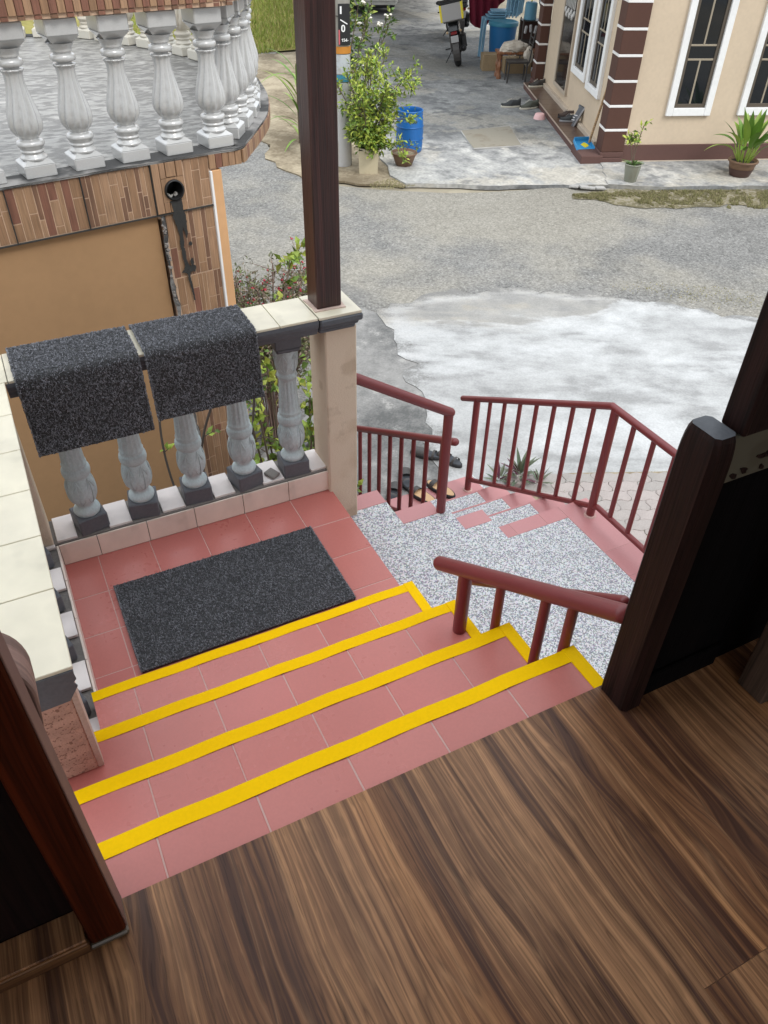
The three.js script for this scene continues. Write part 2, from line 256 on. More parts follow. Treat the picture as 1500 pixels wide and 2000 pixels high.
  // ground covers (texture placed in world metres)
  MT.earth = M(1, 1, 1, 1, { map: tex(1024, 1024, [9, 9], (u, v) => { const a = fb(u, v, 6, 6, 211), b = fb(u, v, 90, 2, 212); return mix3([0.20, 0.17, 0.12], [0.36, 0.32, 0.24], clamp(0.5 + a * 0.7 + b * 0.3)); }) });
  MT.asphalt = M(1, 1, 1, 0.92, { bumpMap: tex(1024, 1024, [2.2, 2.2], (u, v) => 0.5 + 0.3 * fb(u, v, 130, 2, 222) + 0.2 * fb(u, v, 30, 3, 221), true), bumpScale: 0.006, map: tex(2048, 2048, [16, 16], (u, v) => {
    const Xw = u * 16, Zw = -v * 16; const a = fb(u, v, 7, 5, 231), b = fb(u, v, 40, 4, 232), n = vn(u * 1300, v * 1300, 1300, 1300, 233), n2 = vn(u * 640, v * 640, 640, 640, 234);
    let k = 0.182 + 0.03 * a + 0.035 * b + 0.075 * n + 0.045 * n2; let c = [k * 1.0, k * 0.985, k * 0.94];
    // pale tracked dust, thickest along the far side of the road
    const d = clamp(sst(-0.25, 0.5, fb(u, v, 5, 5, 241) + 0.35 * b + 0.55 * sst(5.2, 8.2, Xw) - 0.35 + 0.35 * sst(-5.5, -8, Zw)));
    const dl = 1 + 0.22 * n + 0.12 * n2; c = mix3(c, [0.30 * dl, 0.275 * dl, 0.22 * dl], d * 0.55);
    const sp = sst(0.72, 0.9, n) * 0.5; c = mix3(c, [0.55, 0.54, 0.5], sp * 0.6);
    const g = sst(0.45, 0.62, fb(u, v, 9, 4, 243)) * 0.35; return mix3(c, [0.15, 0.15, 0.15], g); }) });
  MT.apron = M(1, 1, 1, 0.85, { bumpMap: cemB, bumpScale: 0.004, map: tex(2048, 2048, [8, 8], (u, v) => {
    let Xw = u * 8, Zw = -v * 8; if (Xw < 2) Xw += 8; const a = fb(u, v, 4, 6, 251), b = fb(u, v, 14, 5, 252), f = vn(u * 700, v * 700, 700, 700, 253), st = fb(u, v, 10, 4, 254, 30);
    const P = Xw * 0.895 + Zw * 0.446 + 40, Q = -Xw * 0.446 + Zw * 0.895 + 40, sm = (f0, g0, o, sd) => { let q = 0, am = 0.5, n = 0; for (let i = 0; i < o; i++) { q += am * vn(P * f0, Q * g0, 4096, 4096, sd + i); n += am; am *= 0.55; f0 *= 2.1; g0 *= 2.1; } return q / n; };   // trowel smears
    const s1 = sm(0.7, 1.6, 6, 301), s2 = sm(2.2, 6.5, 5, 311), h = fb(u, v, 60, 4, 255), lim = -5.30 + 0.22 * Math.sin(P * 2.1) + 0.10 * (Xw - 5);         // scum line of the last wet pour
    const dz = Zw - lim + 0.55 * s1 + 0.10 * s2, wht = sst(-0.08, 0.16, dz);
    let c = mix3([0.40, 0.39, 0.365], [0.505, 0.51, 0.505], wht);
    c = mix3(c, [0.62, 0.63, 0.63], sst(-0.15, 0.6, s1 + 0.5 * s2 + 0.2 * h) * (0.15 + 0.7 * wht));
    c = mix3(c, [0.34, 0.34, 0.335], sst(0.05, 0.7, -s2 - 0.4 * s1 - 0.3 * h) * 0.55);
    c = mix3(c, [0.63, 0.635, 0.635], Math.exp(-Math.pow(dz / 0.05, 2)) * clamp(0.45 + 0.8 * s2));
    c = mix3(c, [0.42, 0.375, 0.295], sst(0.0, 0.6, s2 + 0.6 * h) * 0.45 * sst(-4.9, -6.0, Zw + 0.6 * s1));
    const ex = Xw < 4.55 ? -6.25 : Xw < 5.6 ? mix(-6.3, -6.05, (Xw - 4.55) / 1.05) : Xw < 6.5 ? mix(-6.05, -5.35, (Xw - 5.6) / 0.9) : mix(-5.35, -4.0, (Xw - 6.5) / 1.4), le = 3.15 + (-3.6 - Zw) * 0.31;   // thin worn feather edge of the pour
    const ed = Math.min(Zw - ex, (Xw - le) * 0.8), fe = ed + 0.16 * s2 + 0.12 * h + 0.05 * f; c = mix3(c, [0.60, 0.60, 0.595], Math.exp(-Math.pow((ed - 0.16) / 0.10, 2)) * clamp(0.3 + 0.9 * s2)); c = mix3([0.225, 0.22, 0.208], c, 0.35 + 0.65 * sst(-0.04, 0.16, fe));
    const k = 0.72 + 0.07 * f + 0.08 * s2 + 0.05 * h + 0.045 * h; return [c[0] * k, c[1] * k, c[2] * k]; }) });
  MT.oldCement = M(1, 1, 1, 0.9, { bumpMap: cemB, bumpScale: 0.005, map: tex(1024, 1024, [4, 4], (u, v) => { const a = fb(u, v, 5, 6, 261), b = fb(u, v, 40, 4, 262), n = vn(u * 330, v * 330, 330, 330, 263); let c = mix3([0.11, 0.112, 0.11], [0.285, 0.28, 0.27], clamp(0.45 + 0.9 * a + 0.5 * b + 0.2 * n)); return mix3(c, [0.42, 0.41, 0.39], sst(0.35, 0.6, b + 0.2 * n) * 0.5); }) });
  MT.drive = M(1, 1, 1, 0.8, { bumpMap: cemB, bumpScale: 0.004, map: tex(2048, 2048, [14, 14], (u, v) => { const a = fb(u, v, 5, 6, 271), b = fb(u, v, 34, 5, 272), e = fb(u, v, 14, 5, 273), n = vn(u * 500, v * 500, 500, 500, 274);
    const h = fb(u, v, 110, 3, 275), tw = fb(u, v, 50, 4, 276, 20); const Xw = u * 14, Zw = -v * 14 - (v < 0.5 ? 14 : 0), wv = (Xw - 9.51) * 0.342 - (Zw + 9.42) * 0.94, old = sst(1.2, 1.5, wv + 0.12 * b + 0.08 * h);   // the rear slab is an older, greyer pour
    let c = mix3([0.24, 0.242, 0.24], [0.46, 0.455, 0.43], clamp(0.52 + 0.6 * a + 0.6 * b + 0.45 * h + 0.35 * tw));
    c = mix3(c, [0.44, 0.40, 0.325], sst(0.0, 0.4, e + 0.3 * h) * 0.55); c = mix3(c, [0.58, 0.57, 0.54], sst(0.2, 0.6, 0.8 * tw + 0.5 * h) * 0.4); c = mix3(c, [0.12, 0.122, 0.12], sst(0.28, 0.6, -0.7 * b - 0.6 * h - 0.3 * a) * 0.45);
    c = mix3(c, [c[0] * 0.62, c[1] * 0.635, c[2] * 0.65], old * (0.75 + 0.5 * clamp(0.5 + a))); const k = 1.04 + 0.20 * n; return [c[0] * k, c[1] * k, c[2] * k]; }) });
  MT.moss = M(1, 1, 1, 1, { bumpMap: cemB, bumpScale: 0.02, map: tex(512, 512, [2.1, 2.1], (u, v) => { const a = fb(u, v, 9, 6, 291), b = fb(u, v, 70, 2, 292); return mix3(mix3([0.13, 0.115, 0.065], [0.235, 0.205, 0.11], clamp(0.5 + a)), [0.33, 0.29, 0.22], sst(0.0, 0.5, b + 0.7 * a)); }) });
  MT.dirt = M(1, 1, 1, 1, { bumpMap: cemB, bumpScale: 0.01, map: tex(512, 512, [2.5, 2.5], (u, v) => mix3([0.19, 0.15, 0.095], [0.45, 0.38, 0.27], clamp(0.5 + fb(u, v, 5, 6, 281) + 0.3 * fb(u, v, 60, 2, 282)))) });
  MT.coverSlab = cement(0.30, 0.275, 0.22); MT.coverSlab.map = stain;
  MT.paver = [0, 1, 2].map(i => M(0.34 + 0.03 * i, 0.315 + 0.02 * i, 0.295 + 0.02 * i, 0.9, { map: cem, bumpMap: cemB, bumpScale: 0.003 }));
  MT.stripTop = cement(0.36, 0.355, 0.34);
  MT.leaf = M(1, 1, 1, 0.55, { vertexColors: true }); MT.leafGloss = M(1, 1, 1, 0.42, { vertexColors: true }); MT.bark = M(0.16, 0.12, 0.085, 0.9, { map: cem });
  MT.glass = M(0.008, 0.010, 0.013, 0.06); MT.bronze = M(0.095, 0.075, 0.055, 0.45); MT.bronzeBar = M(0.32, 0.27, 0.20, 0.45);
  MT.black = M(0.012, 0.012, 0.013, 0.5); MT.blackGloss = M(0.012, 0.012, 0.014, 0.22); MT.rubber = M(0.022, 0.022, 0.024, 0.75); MT.grey = M(0.30, 0.30, 0.31, 0.5); MT.chrome = M(0.6, 0.6, 0.6, 0.25, { metalness: 1 }); MT.metalDark = M(0.05, 0.045, 0.042, 0.45);
  MT.blueDrum = M(0.012, 0.145, 0.46, 0.42, { map: mott }); MT.blueBarrel = M(0.02, 0.17, 0.42, 0.45, { map: mott }); MT.blueLid = M(0.05, 0.28, 0.42, 0.45, { map: mott }); MT.blueChair = M(0.24, 0.46, 0.62, 0.45); MT.maroon = M(0.17, 0.008, 0.028, 0.85);
  MT.pink = M(0.80, 0.50, 0.49, 0.4); MT.card = M(0.40, 0.29, 0.165, 0.9, { map: cem }); MT.cloth = M(0.62, 0.56, 0.47, 0.9, { map: stain });
  MT.terracotta = M(0.20, 0.115, 0.068, 0.6, { map: stain }); MT.darkGlaze = M(0.075, 0.035, 0.028, 0.4, { map: stain }); MT.potGrey = M(0.30, 0.31, 0.25, 0.8, { map: stain }); MT.planter = M(0.60, 0.53, 0.37, 0.9, { map: stain, bumpMap: cemB, bumpScale: 0.004 }); MT.soil = M(0.05, 0.04, 0.03, 1, { bumpMap: cemB, bumpScale: 0.02 });
  MT.concretePole = cement(0.36, 0.345, 0.30); MT.dustpan = M(0.04, 0.28, 0.55, 0.4); MT.yellow = M(0.75, 0.62, 0.03, 0.5); MT.carWhite = M(0.70, 0.69, 0.64, 0.25, { map: mott }); MT.tailRed = M(0.20, 0.012, 0.014, 0.15);
  MT.coil = M(0.03, 0.031, 0.033, 0.7); MT.coilLoop = M(0.18, 0.184, 0.198, 0.45);
  MT.inner = M(0.80, 0.78, 0.74, 0.9);
}
// ------------------------------------------------------------------ ground and roads
const G = -2.26;
struct('ground', sheet([[-60, 12], [90, 12], [90, -120], [-60, -120]], G - 0.03), MT.earth);
struct('road', sheet(rag([[-14, -3.0], [1.2, -2.6], [3.2, -2.2], [4.2, -2.0], [9, 4], [24, 2], [30, -4], [14, -6.4], [11.2, -7.4], [8.6, -8.6], [6.6, -9.2], [5.2, -10.2], [5.0, -12.5], [6.2, -16.0], [8.4, -21], [5.5, -21], [2, -14], [-2, -9], [-14, -7]], 0.12, 0.5, 3), G), MT.asphalt);
struct('old_cement_apron', sheet(rag([[1.4, -2.0], [3.15, -2.2], [3.35, -3.2], [3.7, -4.5], [4.0, -5.6], [3.75, -6.4], [3.2, -6.2], [2.5, -4.6], [1.4, -4.0]], 0.08, 0.25, 5), G + 0.006, 0.01), MT.oldCement);
struct('concrete_apron', sheet(rag([[2.6, -2.3], [4.0, -2.2], [5.5, -2.0], [8.6, 0.5], [9.5, -1.8], [7.9, -4.0], [6.5, -5.35], [5.6, -6.05], [4.55, -6.3], [3.95, -6.2], [3.78, -5.4], [3.55, -4.4], [3.15, -3.6]], 0.13, 0.10, 6), G + 0.012, 0.02), MT.apron);

// frame of the house across the road: u along its front, w along its side (away from us)
const HO = [9.51, -9.42], eU = [Math.cos(0.3491), Math.sin(0.3491)], eW = [Math.sin(0.4276), -Math.cos(0.4276)];
const HM = new THREE.Matrix4().set(eU[0], 0, -eW[0], HO[0], 0, 1, 0, 0, eU[1], 0, -eW[1], HO[1], 0, 0, 0, 1);   // local z = -w
const hw = (u, w) => [HO[0] + eU[0] * u + eW[0] * w, HO[1] + eU[1] * u + eW[1] * w];
const hp = (u, y, w) => { const p = hw(u, w); return [p[0], y, p[1]]; };
const H = g => { g.applyMatrix4(HM); return g; };
const HB = (u0, u1, y0, y1, w0, w1, c = 0) => H(B(u0, u1, y0, y1, -w1, -w0, c));
const yawH = -0.3491;
struct('driveway', sheet(rag([[6.15, -9.72], [7.2, -9.15], [8.45, -8.62], [9.4, -8.30], ...[hw(0.2, 0.3), hw(0.3, 20), hw(-4.4, 20), hw(-3.9, 8)].map(p => p), [6.75, -12.2], [6.3, -10.6]], 0.09, 0.2, 7), G + 0.045, 0.06), MT.drive);
struct('house_apron', sheet(rag([[8.9, -8.45], [9.3, -8.17], [10.2, -7.79], [11.1, -7.40], [13, -6.5], [16.4, -5.0], hw(7, 0.1), hw(0, 0.1)], 0.06, 0.2, 8), G + 0.06, 0.08), MT.drive);
struct('moss_bed', sheet(rag([[8.35, -8.42], [9.3, -8.25], [11.1, -7.5], [13, -6.6], [16.5, -5.0], [16.2, -3.6], [12.5, -5.75], [10.5, -6.80], [9.84, -7.13], [9.1, -7.42], [8.5, -7.80], [8.1, -8.25]], 0.13, 0.14, 14), G + 0.008), MT.moss);
struct('dirt_verge', sheet(rag([[4.9, -10.6], [5.4, -10.25], [6.1, -9.7], [6.75, -10.3], [6.6, -12.5], [7.6, -16], [8.6, -20], [6.6, -20], [5.5, -14], [4.7, -11.8]], 0.15, 0.25, 9), G + 0.02, 0.03), MT.dirt);
{ const t = thing('broken_kerb', 'broken pale concrete lumps along the driveway lip', 'rubble', [8.4, G, -8.5]), r = rng(25), g = []; for (let k = 0; k < 16; k++) { const u = 0.55 + 0.3 * r(), q = Math.pow(r(), 2); const x = mix(7.0, 9.2, u), z = mix(-9.2, -8.25, u) + (r() - .5) * 0.10 + 0.10 * Math.sin(u * 9); g.push(X(cbox(0.015 + 0.07 * q, 0.006 + 0.010 * q, 0.012 + 0.05 * q, 0.005), { ry: r() * 3, rz: (r() - .5) * .4, p: [x, G + 0.030 + 0.018 * r(), z] })); } const o = part(t, 'rubble', g, MT.cement); o.userData.kind = 'stuff'; }
// inspection cover let into the driveway
{ const t = thing('manhole_cover', 'square stained concrete inspection cover set in the driveway', 'manhole cover', hp(-1.55, G + 0.045, 1.45));
  const q = [hw(-2.05, 1.92), hw(-1.95, 0.81), hw(-1.11, 1.0), hw(-1.13, 2.2)]; part(t, 'cover_slab', sheet(rag(q, 0.012, 0.1, 4), G + 0.066, 0.04), MT.coverSlab);
  const g = []; for (let i = 0; i < 4; i++) { const a = q[i], b = q[(i + 1) % 4]; g.push(tube([[a[0], G + 0.056, a[1]], [b[0], G + 0.045, b[1]]], 0.016, 6)); } part(t, 'frame', g, MT.cement); }
// grass field and mossy verge
function blades(n, r, place, h0, h1, w, cols) {
  const g = new THREE.BufferGeometry(); g.setAttribute('position', new THREE.Float32BufferAttribute([-.5, 0, 0, .5, 0, 0, .12, .55, .1, -.12, .55, .1, .05, 1, .38], 3)); g.setIndex([0, 1, 2, 0, 2, 3, 3, 2, 4]); g.computeVertexNormals();
  const m = new THREE.InstancedMesh(ni(g), M(1, 1, 1, 0.8), n), q = new THREE.Object3D(), c = new THREE.Color();
  for (let i = 0; i < n; i++) { const [x, y, z] = place(r); q.position.set(x, y, z); q.rotation.set((r() - .5) * .7, r() * 6.28, (r() - .5) * .7); const h = mix(h0, h1, r()); q.scale.set(w * (0.7 + 0.6 * r()), h, h); q.updateMatrix(); m.setMatrixAt(i, q.matrix); const k = cols[Math.floor(r() * cols.length)], e = 0.75 + 0.5 * r(); m.setColorAt(i, c.setRGB(k[0] * e, k[1] * e, k[2] * e)); }
  m.castShadow = m.receiveShadow = true; return m;
}
{ const m = blades(45000, rng(21), r => { for (;;) { const x = 5 + r() * 9, z = -18.5 - r() * 20; if (z > -20.2 + 0.25 * Math.sin(x * 2) || x > 8.6 + (-z - 20) * 0.36) continue; return [x, G, z]; } }, 0.06, 0.20, 0.03, [[0.26, 0.33, 0.05], [0.34, 0.36, 0.085], [0.42, 0.37, 0.14], [0.20, 0.28, 0.045]]);
  m.name = 'grass'; m.userData = { kind: 'stuff', label: 'sunlit rough grass beyond the end of the lane', category: 'grass' }; scene.add(m);
  struct('grass_field', sheet(rag([[-20, -20.2], [8.8, -20.3], [10.2, -23.5], [14, -34], [24, -60], [-20, -60]], 0.3, 0.8, 10), G + 0.01), M(0.8, 0.8, 0.25, 1, { map: MT.earth.map })); }
{ const A = [[8.2, -8.4], [9.3, -8.14], [11.1, -7.38], [13, -6.5], [16, -5.0]], Bq = [[8.2, -8.2], [9.1, -7.42], [10.5, -6.8], [12.5, -5.75], [16.2, -3.6]];
  const pl = (Q, t) => { const x = t * 4, i = Math.min(3, Math.floor(x)), f = x - i; return [mix(Q[i][0], Q[i + 1][0], f), mix(Q[i][1], Q[i + 1][1], f)]; };
  const m = blades(30000, rng(22), r => { for (;;) { const t = r() * 0.86, k = r() * 1.05, a = pl(A, t), c = pl(Bq, t), n = vn(t * 60, k * 4, 64, 64, 5); if (k > 0.75 + 0.4 * n) continue; if (n + 0.4 * vn(t * 190, k * 14, 256, 64, 8) < -0.25) continue; return [mix(a[0], c[0], k), G + 0.004, mix(a[1], c[1], k)]; } }, 0.012, 0.038, 0.018, [[0.26, 0.24, 0.10], [0.21, 0.21, 0.08], [0.34, 0.29, 0.17], [0.17, 0.15, 0.075]]);
  m.name = 'moss'; m.userData = { kind: 'stuff', label: 'mossy weeds along the road edge before the cream house', category: 'moss' }; scene.add(m); }
{ const m = blades(2600, rng(23), r => { const q = r(); if (q < 0.45) { const a = r() * 6.28, d = Math.sqrt(r()); return [6.05 + d * 0.42 * Math.cos(a), G + 0.02, -9.85 + d * 0.22 * Math.sin(a)]; } const a = r() * 6.28, d = Math.sqrt(r()); if (r() < d) return [7.4 + d * 1.3 * Math.cos(a), G - 0.02, -5]; return [7.5 + d * 0.95 * Math.cos(a), G + 0.01, -4.95 + d * 0.42 * Math.sin(a) + 0.72 * d * Math.cos(a)]; }, 0.006, 0.022, 0.016, [[0.30, 0.28, 0.13], [0.36, 0.31, 0.18], [0.25, 0.24, 0.11]]);
  m.name = 'weeds'; m.userData = { kind: 'stuff', label: 'low dry weeds in patches along both road edges', category: 'weeds' }; scene.add(m); }
// zig-zag pavers beside the lower steps
{ const t = struct('pavement', sheet([[3.2, -2.86], [4.0, -2.93], [4.8, -2.58], [5.6, -2.2], [6.5, 0.6], [3.2, 0.6]], G + 0.030, 0.04), MT.dirt);
  const ang = 0.42, ca = Math.cos(ang), sa = Math.sin(ang), rp = rng(31);
  const out = []; const L = 0.112, Wd = 0.056, z = 0.010;
  for (let i = 0; i <= 8; i++) { const k = i / 8; out.push([mix(-L, L, k), -Wd + z * Math.sin(k * Math.PI * 4)]); } for (let i = 0; i <= 4; i++) { const k = i / 4; if (i) out.push([L + z * Math.sin(k * Math.PI * 2), mix(-Wd, Wd, k)]); }
  for (let i = 1; i <= 8; i++) { const k = 1 - i / 8; out.push([mix(-L, L, k), Wd + z * Math.sin(k * Math.PI * 4)]); } for (let i = 1; i < 4; i++) { const k = 1 - i / 4; out.push([-L + z * Math.sin(k * Math.PI * 2), mix(-Wd, Wd, k)]); }
  const g0 = extr(out.map(p => [p[0] * 0.965, p[1] * 0.93]), 0.035, 0.003); g0.rotateX(-Math.PI / 2); const geo = buv(g0);
  const O = [4.05, -2.86];
  for (let j = 0; j < 13; j++) for (let i = -5; i < 9; i++) { const a = (i + 0.5 * (j % 2)) * 2 * L, b = (j + 0.5) * 2 * Wd; const x = O[0] + a * ca - b * sa * 1, zz = O[1] + a * sa * 1 + b * ca; if (x < 3.35 || x > 5.3 || zz > -1.1 || (x < 3.6 && zz < -2.75)) continue;
    const o = piece(t, 'paver', geo, MT.paver[Math.floor(rp() * 3)], [x, G + 0.018 + rp() * 0.005, zz]); o.rotation.y = -ang + (rp() - .5) * 0.02; }
  const m = blades(1500, rng(24), r => { const j = Math.floor(r() * 13), i = Math.floor(r() * 13) - 4; const e = r() < 0.5; const a = (i + 0.5 * (j % 2) + (e ? r() - .5 : 0.5)) * 2 * L, b = (j + (e ? 0 : r())) * 2 * Wd; if (vn(i * 0.6, j * 0.6, 64, 64, 9) < 0.0) return [4.05 + (r() - .5) * 0.3, G + 0.03, -2.62 + (r() - .5) * 0.06]; return [O[0] + a * ca - b * sa, G + 0.04, O[1] + a * sa + b * ca]; }, 0.012, 0.035, 0.014, [[0.22, 0.24, 0.06], [0.16, 0.20, 0.05], [0.30, 0.26, 0.10]]);
  m.name = 'joint_weeds'; m.userData = { kind: 'stuff', label: 'tiny weeds growing in the paver joints', category: 'weeds' }; scene.add(m); }

// ------------------------------------------------------------------ our house: room, walls, porch roof
{ const f = struct('floor', B(-1.6, 3.6, -0.16, -0.010, 0.012, 3.6), MT.cement);
  const mats = [0, 1, 2].map(i => { const m = MT.laminate.clone(); m.map = MT.laminate.map.clone(); m.map.needsUpdate = true; m.map.offset.set(0.31 * i, 0.37 * i); return m; });
  // planks laid along z, the print running on from one to the next; one end joint shows at the lower right
  for (let i = 0; i < 28; i++) { const x0 = -1.578 + i * 0.186, cuts = [0, i === 15 ? 0.575 : i === 14 ? 1.3 : 0.9 + ((i * 0.37) % 0.5), 2.0 + ((i * 0.23) % 0.4), 3.6]; for (let k = 0; k < 3; k++) part(f, 'plank', B(x0 + 0.0001, x0 + 0.1859, -0.009, 0, cuts[k] + 0.0003, cuts[k + 1] - 0.0003, 0.00015), mats[k === 0 ? 0 : (i + k) % 3]); } }
struct('wall_front_left', [B(-1.6, 0.312, -0.16, 0.86, -0.075, 0.004, 0.002)], MT.darkWall);
struct('wall_front_left', [B(-1.6, -1.4, 0.86, 2.46, -0.075, 0.004), B(0.2, 0.312, 0.86, 2.46, -0.075, 0.004)], MT.darkWall);  // unseen window opening added between these to let sky light onto the floor
struct('wall_above_door', [B(-1.6, 3.6, 2.46, 2.72, -0.075, 0.004, 0.002)], MT.darkWall);
struct('wall_front_right', [B(1.735, 3.6, -0.16, 0.71, -0.02, 0.055, 0.002)], MT.blackWood);
struct('wall_front_right', [B(1.735, 2.3, 0.71, 2.46, -0.02, 0.055), B(3.4, 3.6, 0.71, 2.46, -0.02, 0.055, 0.002)], MT.blackWood);  // gap between the two boxes: unseen window added for more daylight inside
struct('bounce_cladding', [B(-1.6, 0.300, G, 0.86, -0.095, -0.078), B(-1.6, -1.4, 0.86, 2.46, -0.095, -0.078), B(-1.6, 3.6, 2.46, 2.84, -0.095, -0.078), B(1.80, 3.6, G, 0.70, -0.095, -0.078), B(1.80, 2.3, 0.70, 2.46, -0.095, -0.078), B(0.3, 1.8, G, -0.8, -0.095, -0.078)], MT.white);  // unseen white skin added to bounce daylight back onto stairs and landing
struct('wall_left', B(-1.72, -1.6, -0.16, 2.72, -0.075, 3.6), MT.inner);
struct('wall_right', B(3.6, 3.72, -0.16, 2.72, -0.075, 3.6), MT.inner);
struct('wall_back', [B(-1.72, -1.2, -0.16, 2.72, 3.6, 3.72), B(-1.2, 3.2, -0.16, 0.8, 3.6, 3.72), B(-1.2, 3.2, 2.4, 2.72, 3.6, 3.72), B(3.2, 3.72, -0.16, 2.72, 3.6, 3.72)], MT.inner);  // wide opening behind the camera, added as fill light for floor and landing
struct('ceiling', B(-1.72, 3.72, 2.72, 2.84, -0.12, 3.72), MT.inner);
{ const t = thing('porch_beam', 'dark timber beams overhead carried by the brown pillar', 'beam', [1.54, 2.24, -1.0]); part(t, 'beam', B(1.50, 1.58, 2.24, 2.36, -1.95, -0.1), MT.pillarWood); part(t, 'cross_beam', B(0.25, 1.498, 2.26, 2.36, -1.84, -1.75), MT.pillarWood); }
struct('outer_wall_below', [B(-1.6, 3.6, G, -0.16, -0.07, 0.0)], MT.cement);
// laminate-clad sill at the foot of the left wall
{ const t = thing('wall_sill', 'low laminate-clad ledge along the foot of the dark left wall', 'sill', [0.0, 0, 0.035]);
  part(t, 'top_board', B(-1.6, 0.308, 0.034, 0.041, 0.006, 0.064, 0.001), MT.laminate);
  const m = MT.laminate.clone(); m.map = MT.laminate.map.clone(); m.map.rotation = Math.PI / 2; m.map.needsUpdate = true; m.color.setRGB(0.85, 0.68, 0.5);
  part(t, 'face_board', B(-1.6, 0.310, 0.001, 0.034, 0.055, 0.068, 0.002), m); }
// door posts
{ const t = thing('door_post', 'dark red varnished doorway post at the left edge of the photo', 'door post', [0.342, 0, 0.03]);
  part(t, 'post', B(0.312, 0.371, 0.012, 2.46, -0.002, 0.063, 0.004), MT.jambWood);
  part(t, 'pale_edge', B(0.3712, 0.3735, 0.014, 1.9, 0.000, 0.058, 0.0008), M(0.20, 0.105, 0.085, 0.7, { map: MT.postBeige.map }));  // paler brown strip down the right side of the post
  part(t, 'plinth_pad', B(0.309, 0.3735, 0.0, 0.012, -0.004, 0.0665, 0.003), M(0.11, 0.085, 0.06, 0.35)); }
{ const t = thing('post_stub', 'pale worn rounded wooden stub behind the left door post', 'post stub', [0.342, 0.2, -0.04]);
  const s = []; for (let i = 0; i <= 8; i++) { const a = i / 8 * Math.PI / 2; s.push([0.338 + 0.039 * Math.cos(a), 0.585 + 0.068 * Math.sin(a)]); }
  const g = extr([[0.312, 0.2], [0.325, 0.2], [0.345, 0.36], [0.362, 0.47], [0.374, 0.55], ...s, [0.312, 0.653]], 0.070, 0.003); g.translate(0, 0, -0.077); part(t, 'stub', buv(g), MT.pinkWood);
  const b = ni(new THREE.CylinderGeometry(0.006, 0.006, 0.022, 10)); b.translate(0.330, 0.660, -0.066); part(t, 'bolt', b, MT.black); }
{ const t = thing('newel_post', 'dark stained square newel post with softened top right of the stairs', 'newel post', [1.476, 0, 0.04]);
  const out = [[1, 0], [1, 0.655], [0.985, 0.68], [0.95, 0.70], [0.90, 0.714], [0.82, 0.724]], P = [], ring = (k, y) => { const hx = 0.0275 * k, hz = 0.041 * k, c = 0.008; return [[hx, hz - c], [hx - c, hz], [-hx + c, hz], [-hx, hz - c], [-hx, -hz + c], [-hx + c, -hz], [hx - c, -hz], [hx, -hz + c]].map(q => [1.476 + q[0], y, 0.041 + q[1]]); };
  for (let i = 0; i < out.length - 1; i++) { const a = ring(...out[i]), b = ring(...out[i + 1]); for (let k = 0; k < 8; k++) { const m = (k + 1) % 8; P.push(...a[k], ...a[m], ...b[m], ...a[k], ...b[m], ...b[k]); } }
  part(t, 'shaft', buv(fromTris(P)), MT.newel); const T2 = [], r2 = ring(0.82, 0.7245), cc = [1.476, 0.7265, 0.041]; for (let k = 0; k < 8; k++) T2.push(...r2[k], ...r2[(k + 1) % 8], ...cc); part(t, 'top', buv(fromTris(T2)), MT.greyPaint); }
{ const t = thing('door_panel', 'near-black wooden panel beside the newel post', 'wall panel', [1.62, -0.01, 0.05]);
  part(t, 'board', [B(1.512, 1.735, 0.0, 0.598, 0.030, 0.055, 0.002)], MT.blackWood);
  part(t, 'bottom_rail', B(1.512, 1.735, 0.0, 0.07, 0.056, 0.066, 0.003), MT.blackWood);
  part(t, 'cream_beam', B(1.512, 1.735, 0.60, 0.705, 0.024, 0.060, 0.003), M(0.11, 0.10, 0.07, 0.9, { map: MT.postBeige.map })); 
  const r = rng(51), s = []; for (let i = 0; i < 7; i++) { const x = 1.53 + 0.1 * r(), y = 0.612 + 0.05 * r(), o = []; for (let k = 0; k < 9; k++) { const a = k / 9 * 6.283, q = (0.004 + 0.006 * r()); o.push([x + q * 1.6 * Math.cos(a + .5), y + q * Math.sin(a)]); } const g = extr(o, 0.001); g.translate(0, 0, 0.0605); s.push(buv(g)); } part(t, 'stain', s, MT.newel); }
single('window_post', 'dark red upright frame post at the right edge of the photo', 'window post', [B(1.512, 1.60, 0.712, 2.46, 0.022, 0.075, 0.004)], MT.newel);
single('inner_jamb', 'short taupe wooden jamb at the lower right by the floor', 'jamb', [B(1.742, 1.86, 0.0, 0.62, 0.13, 0.20, 0.003)], MT.taupeWood);
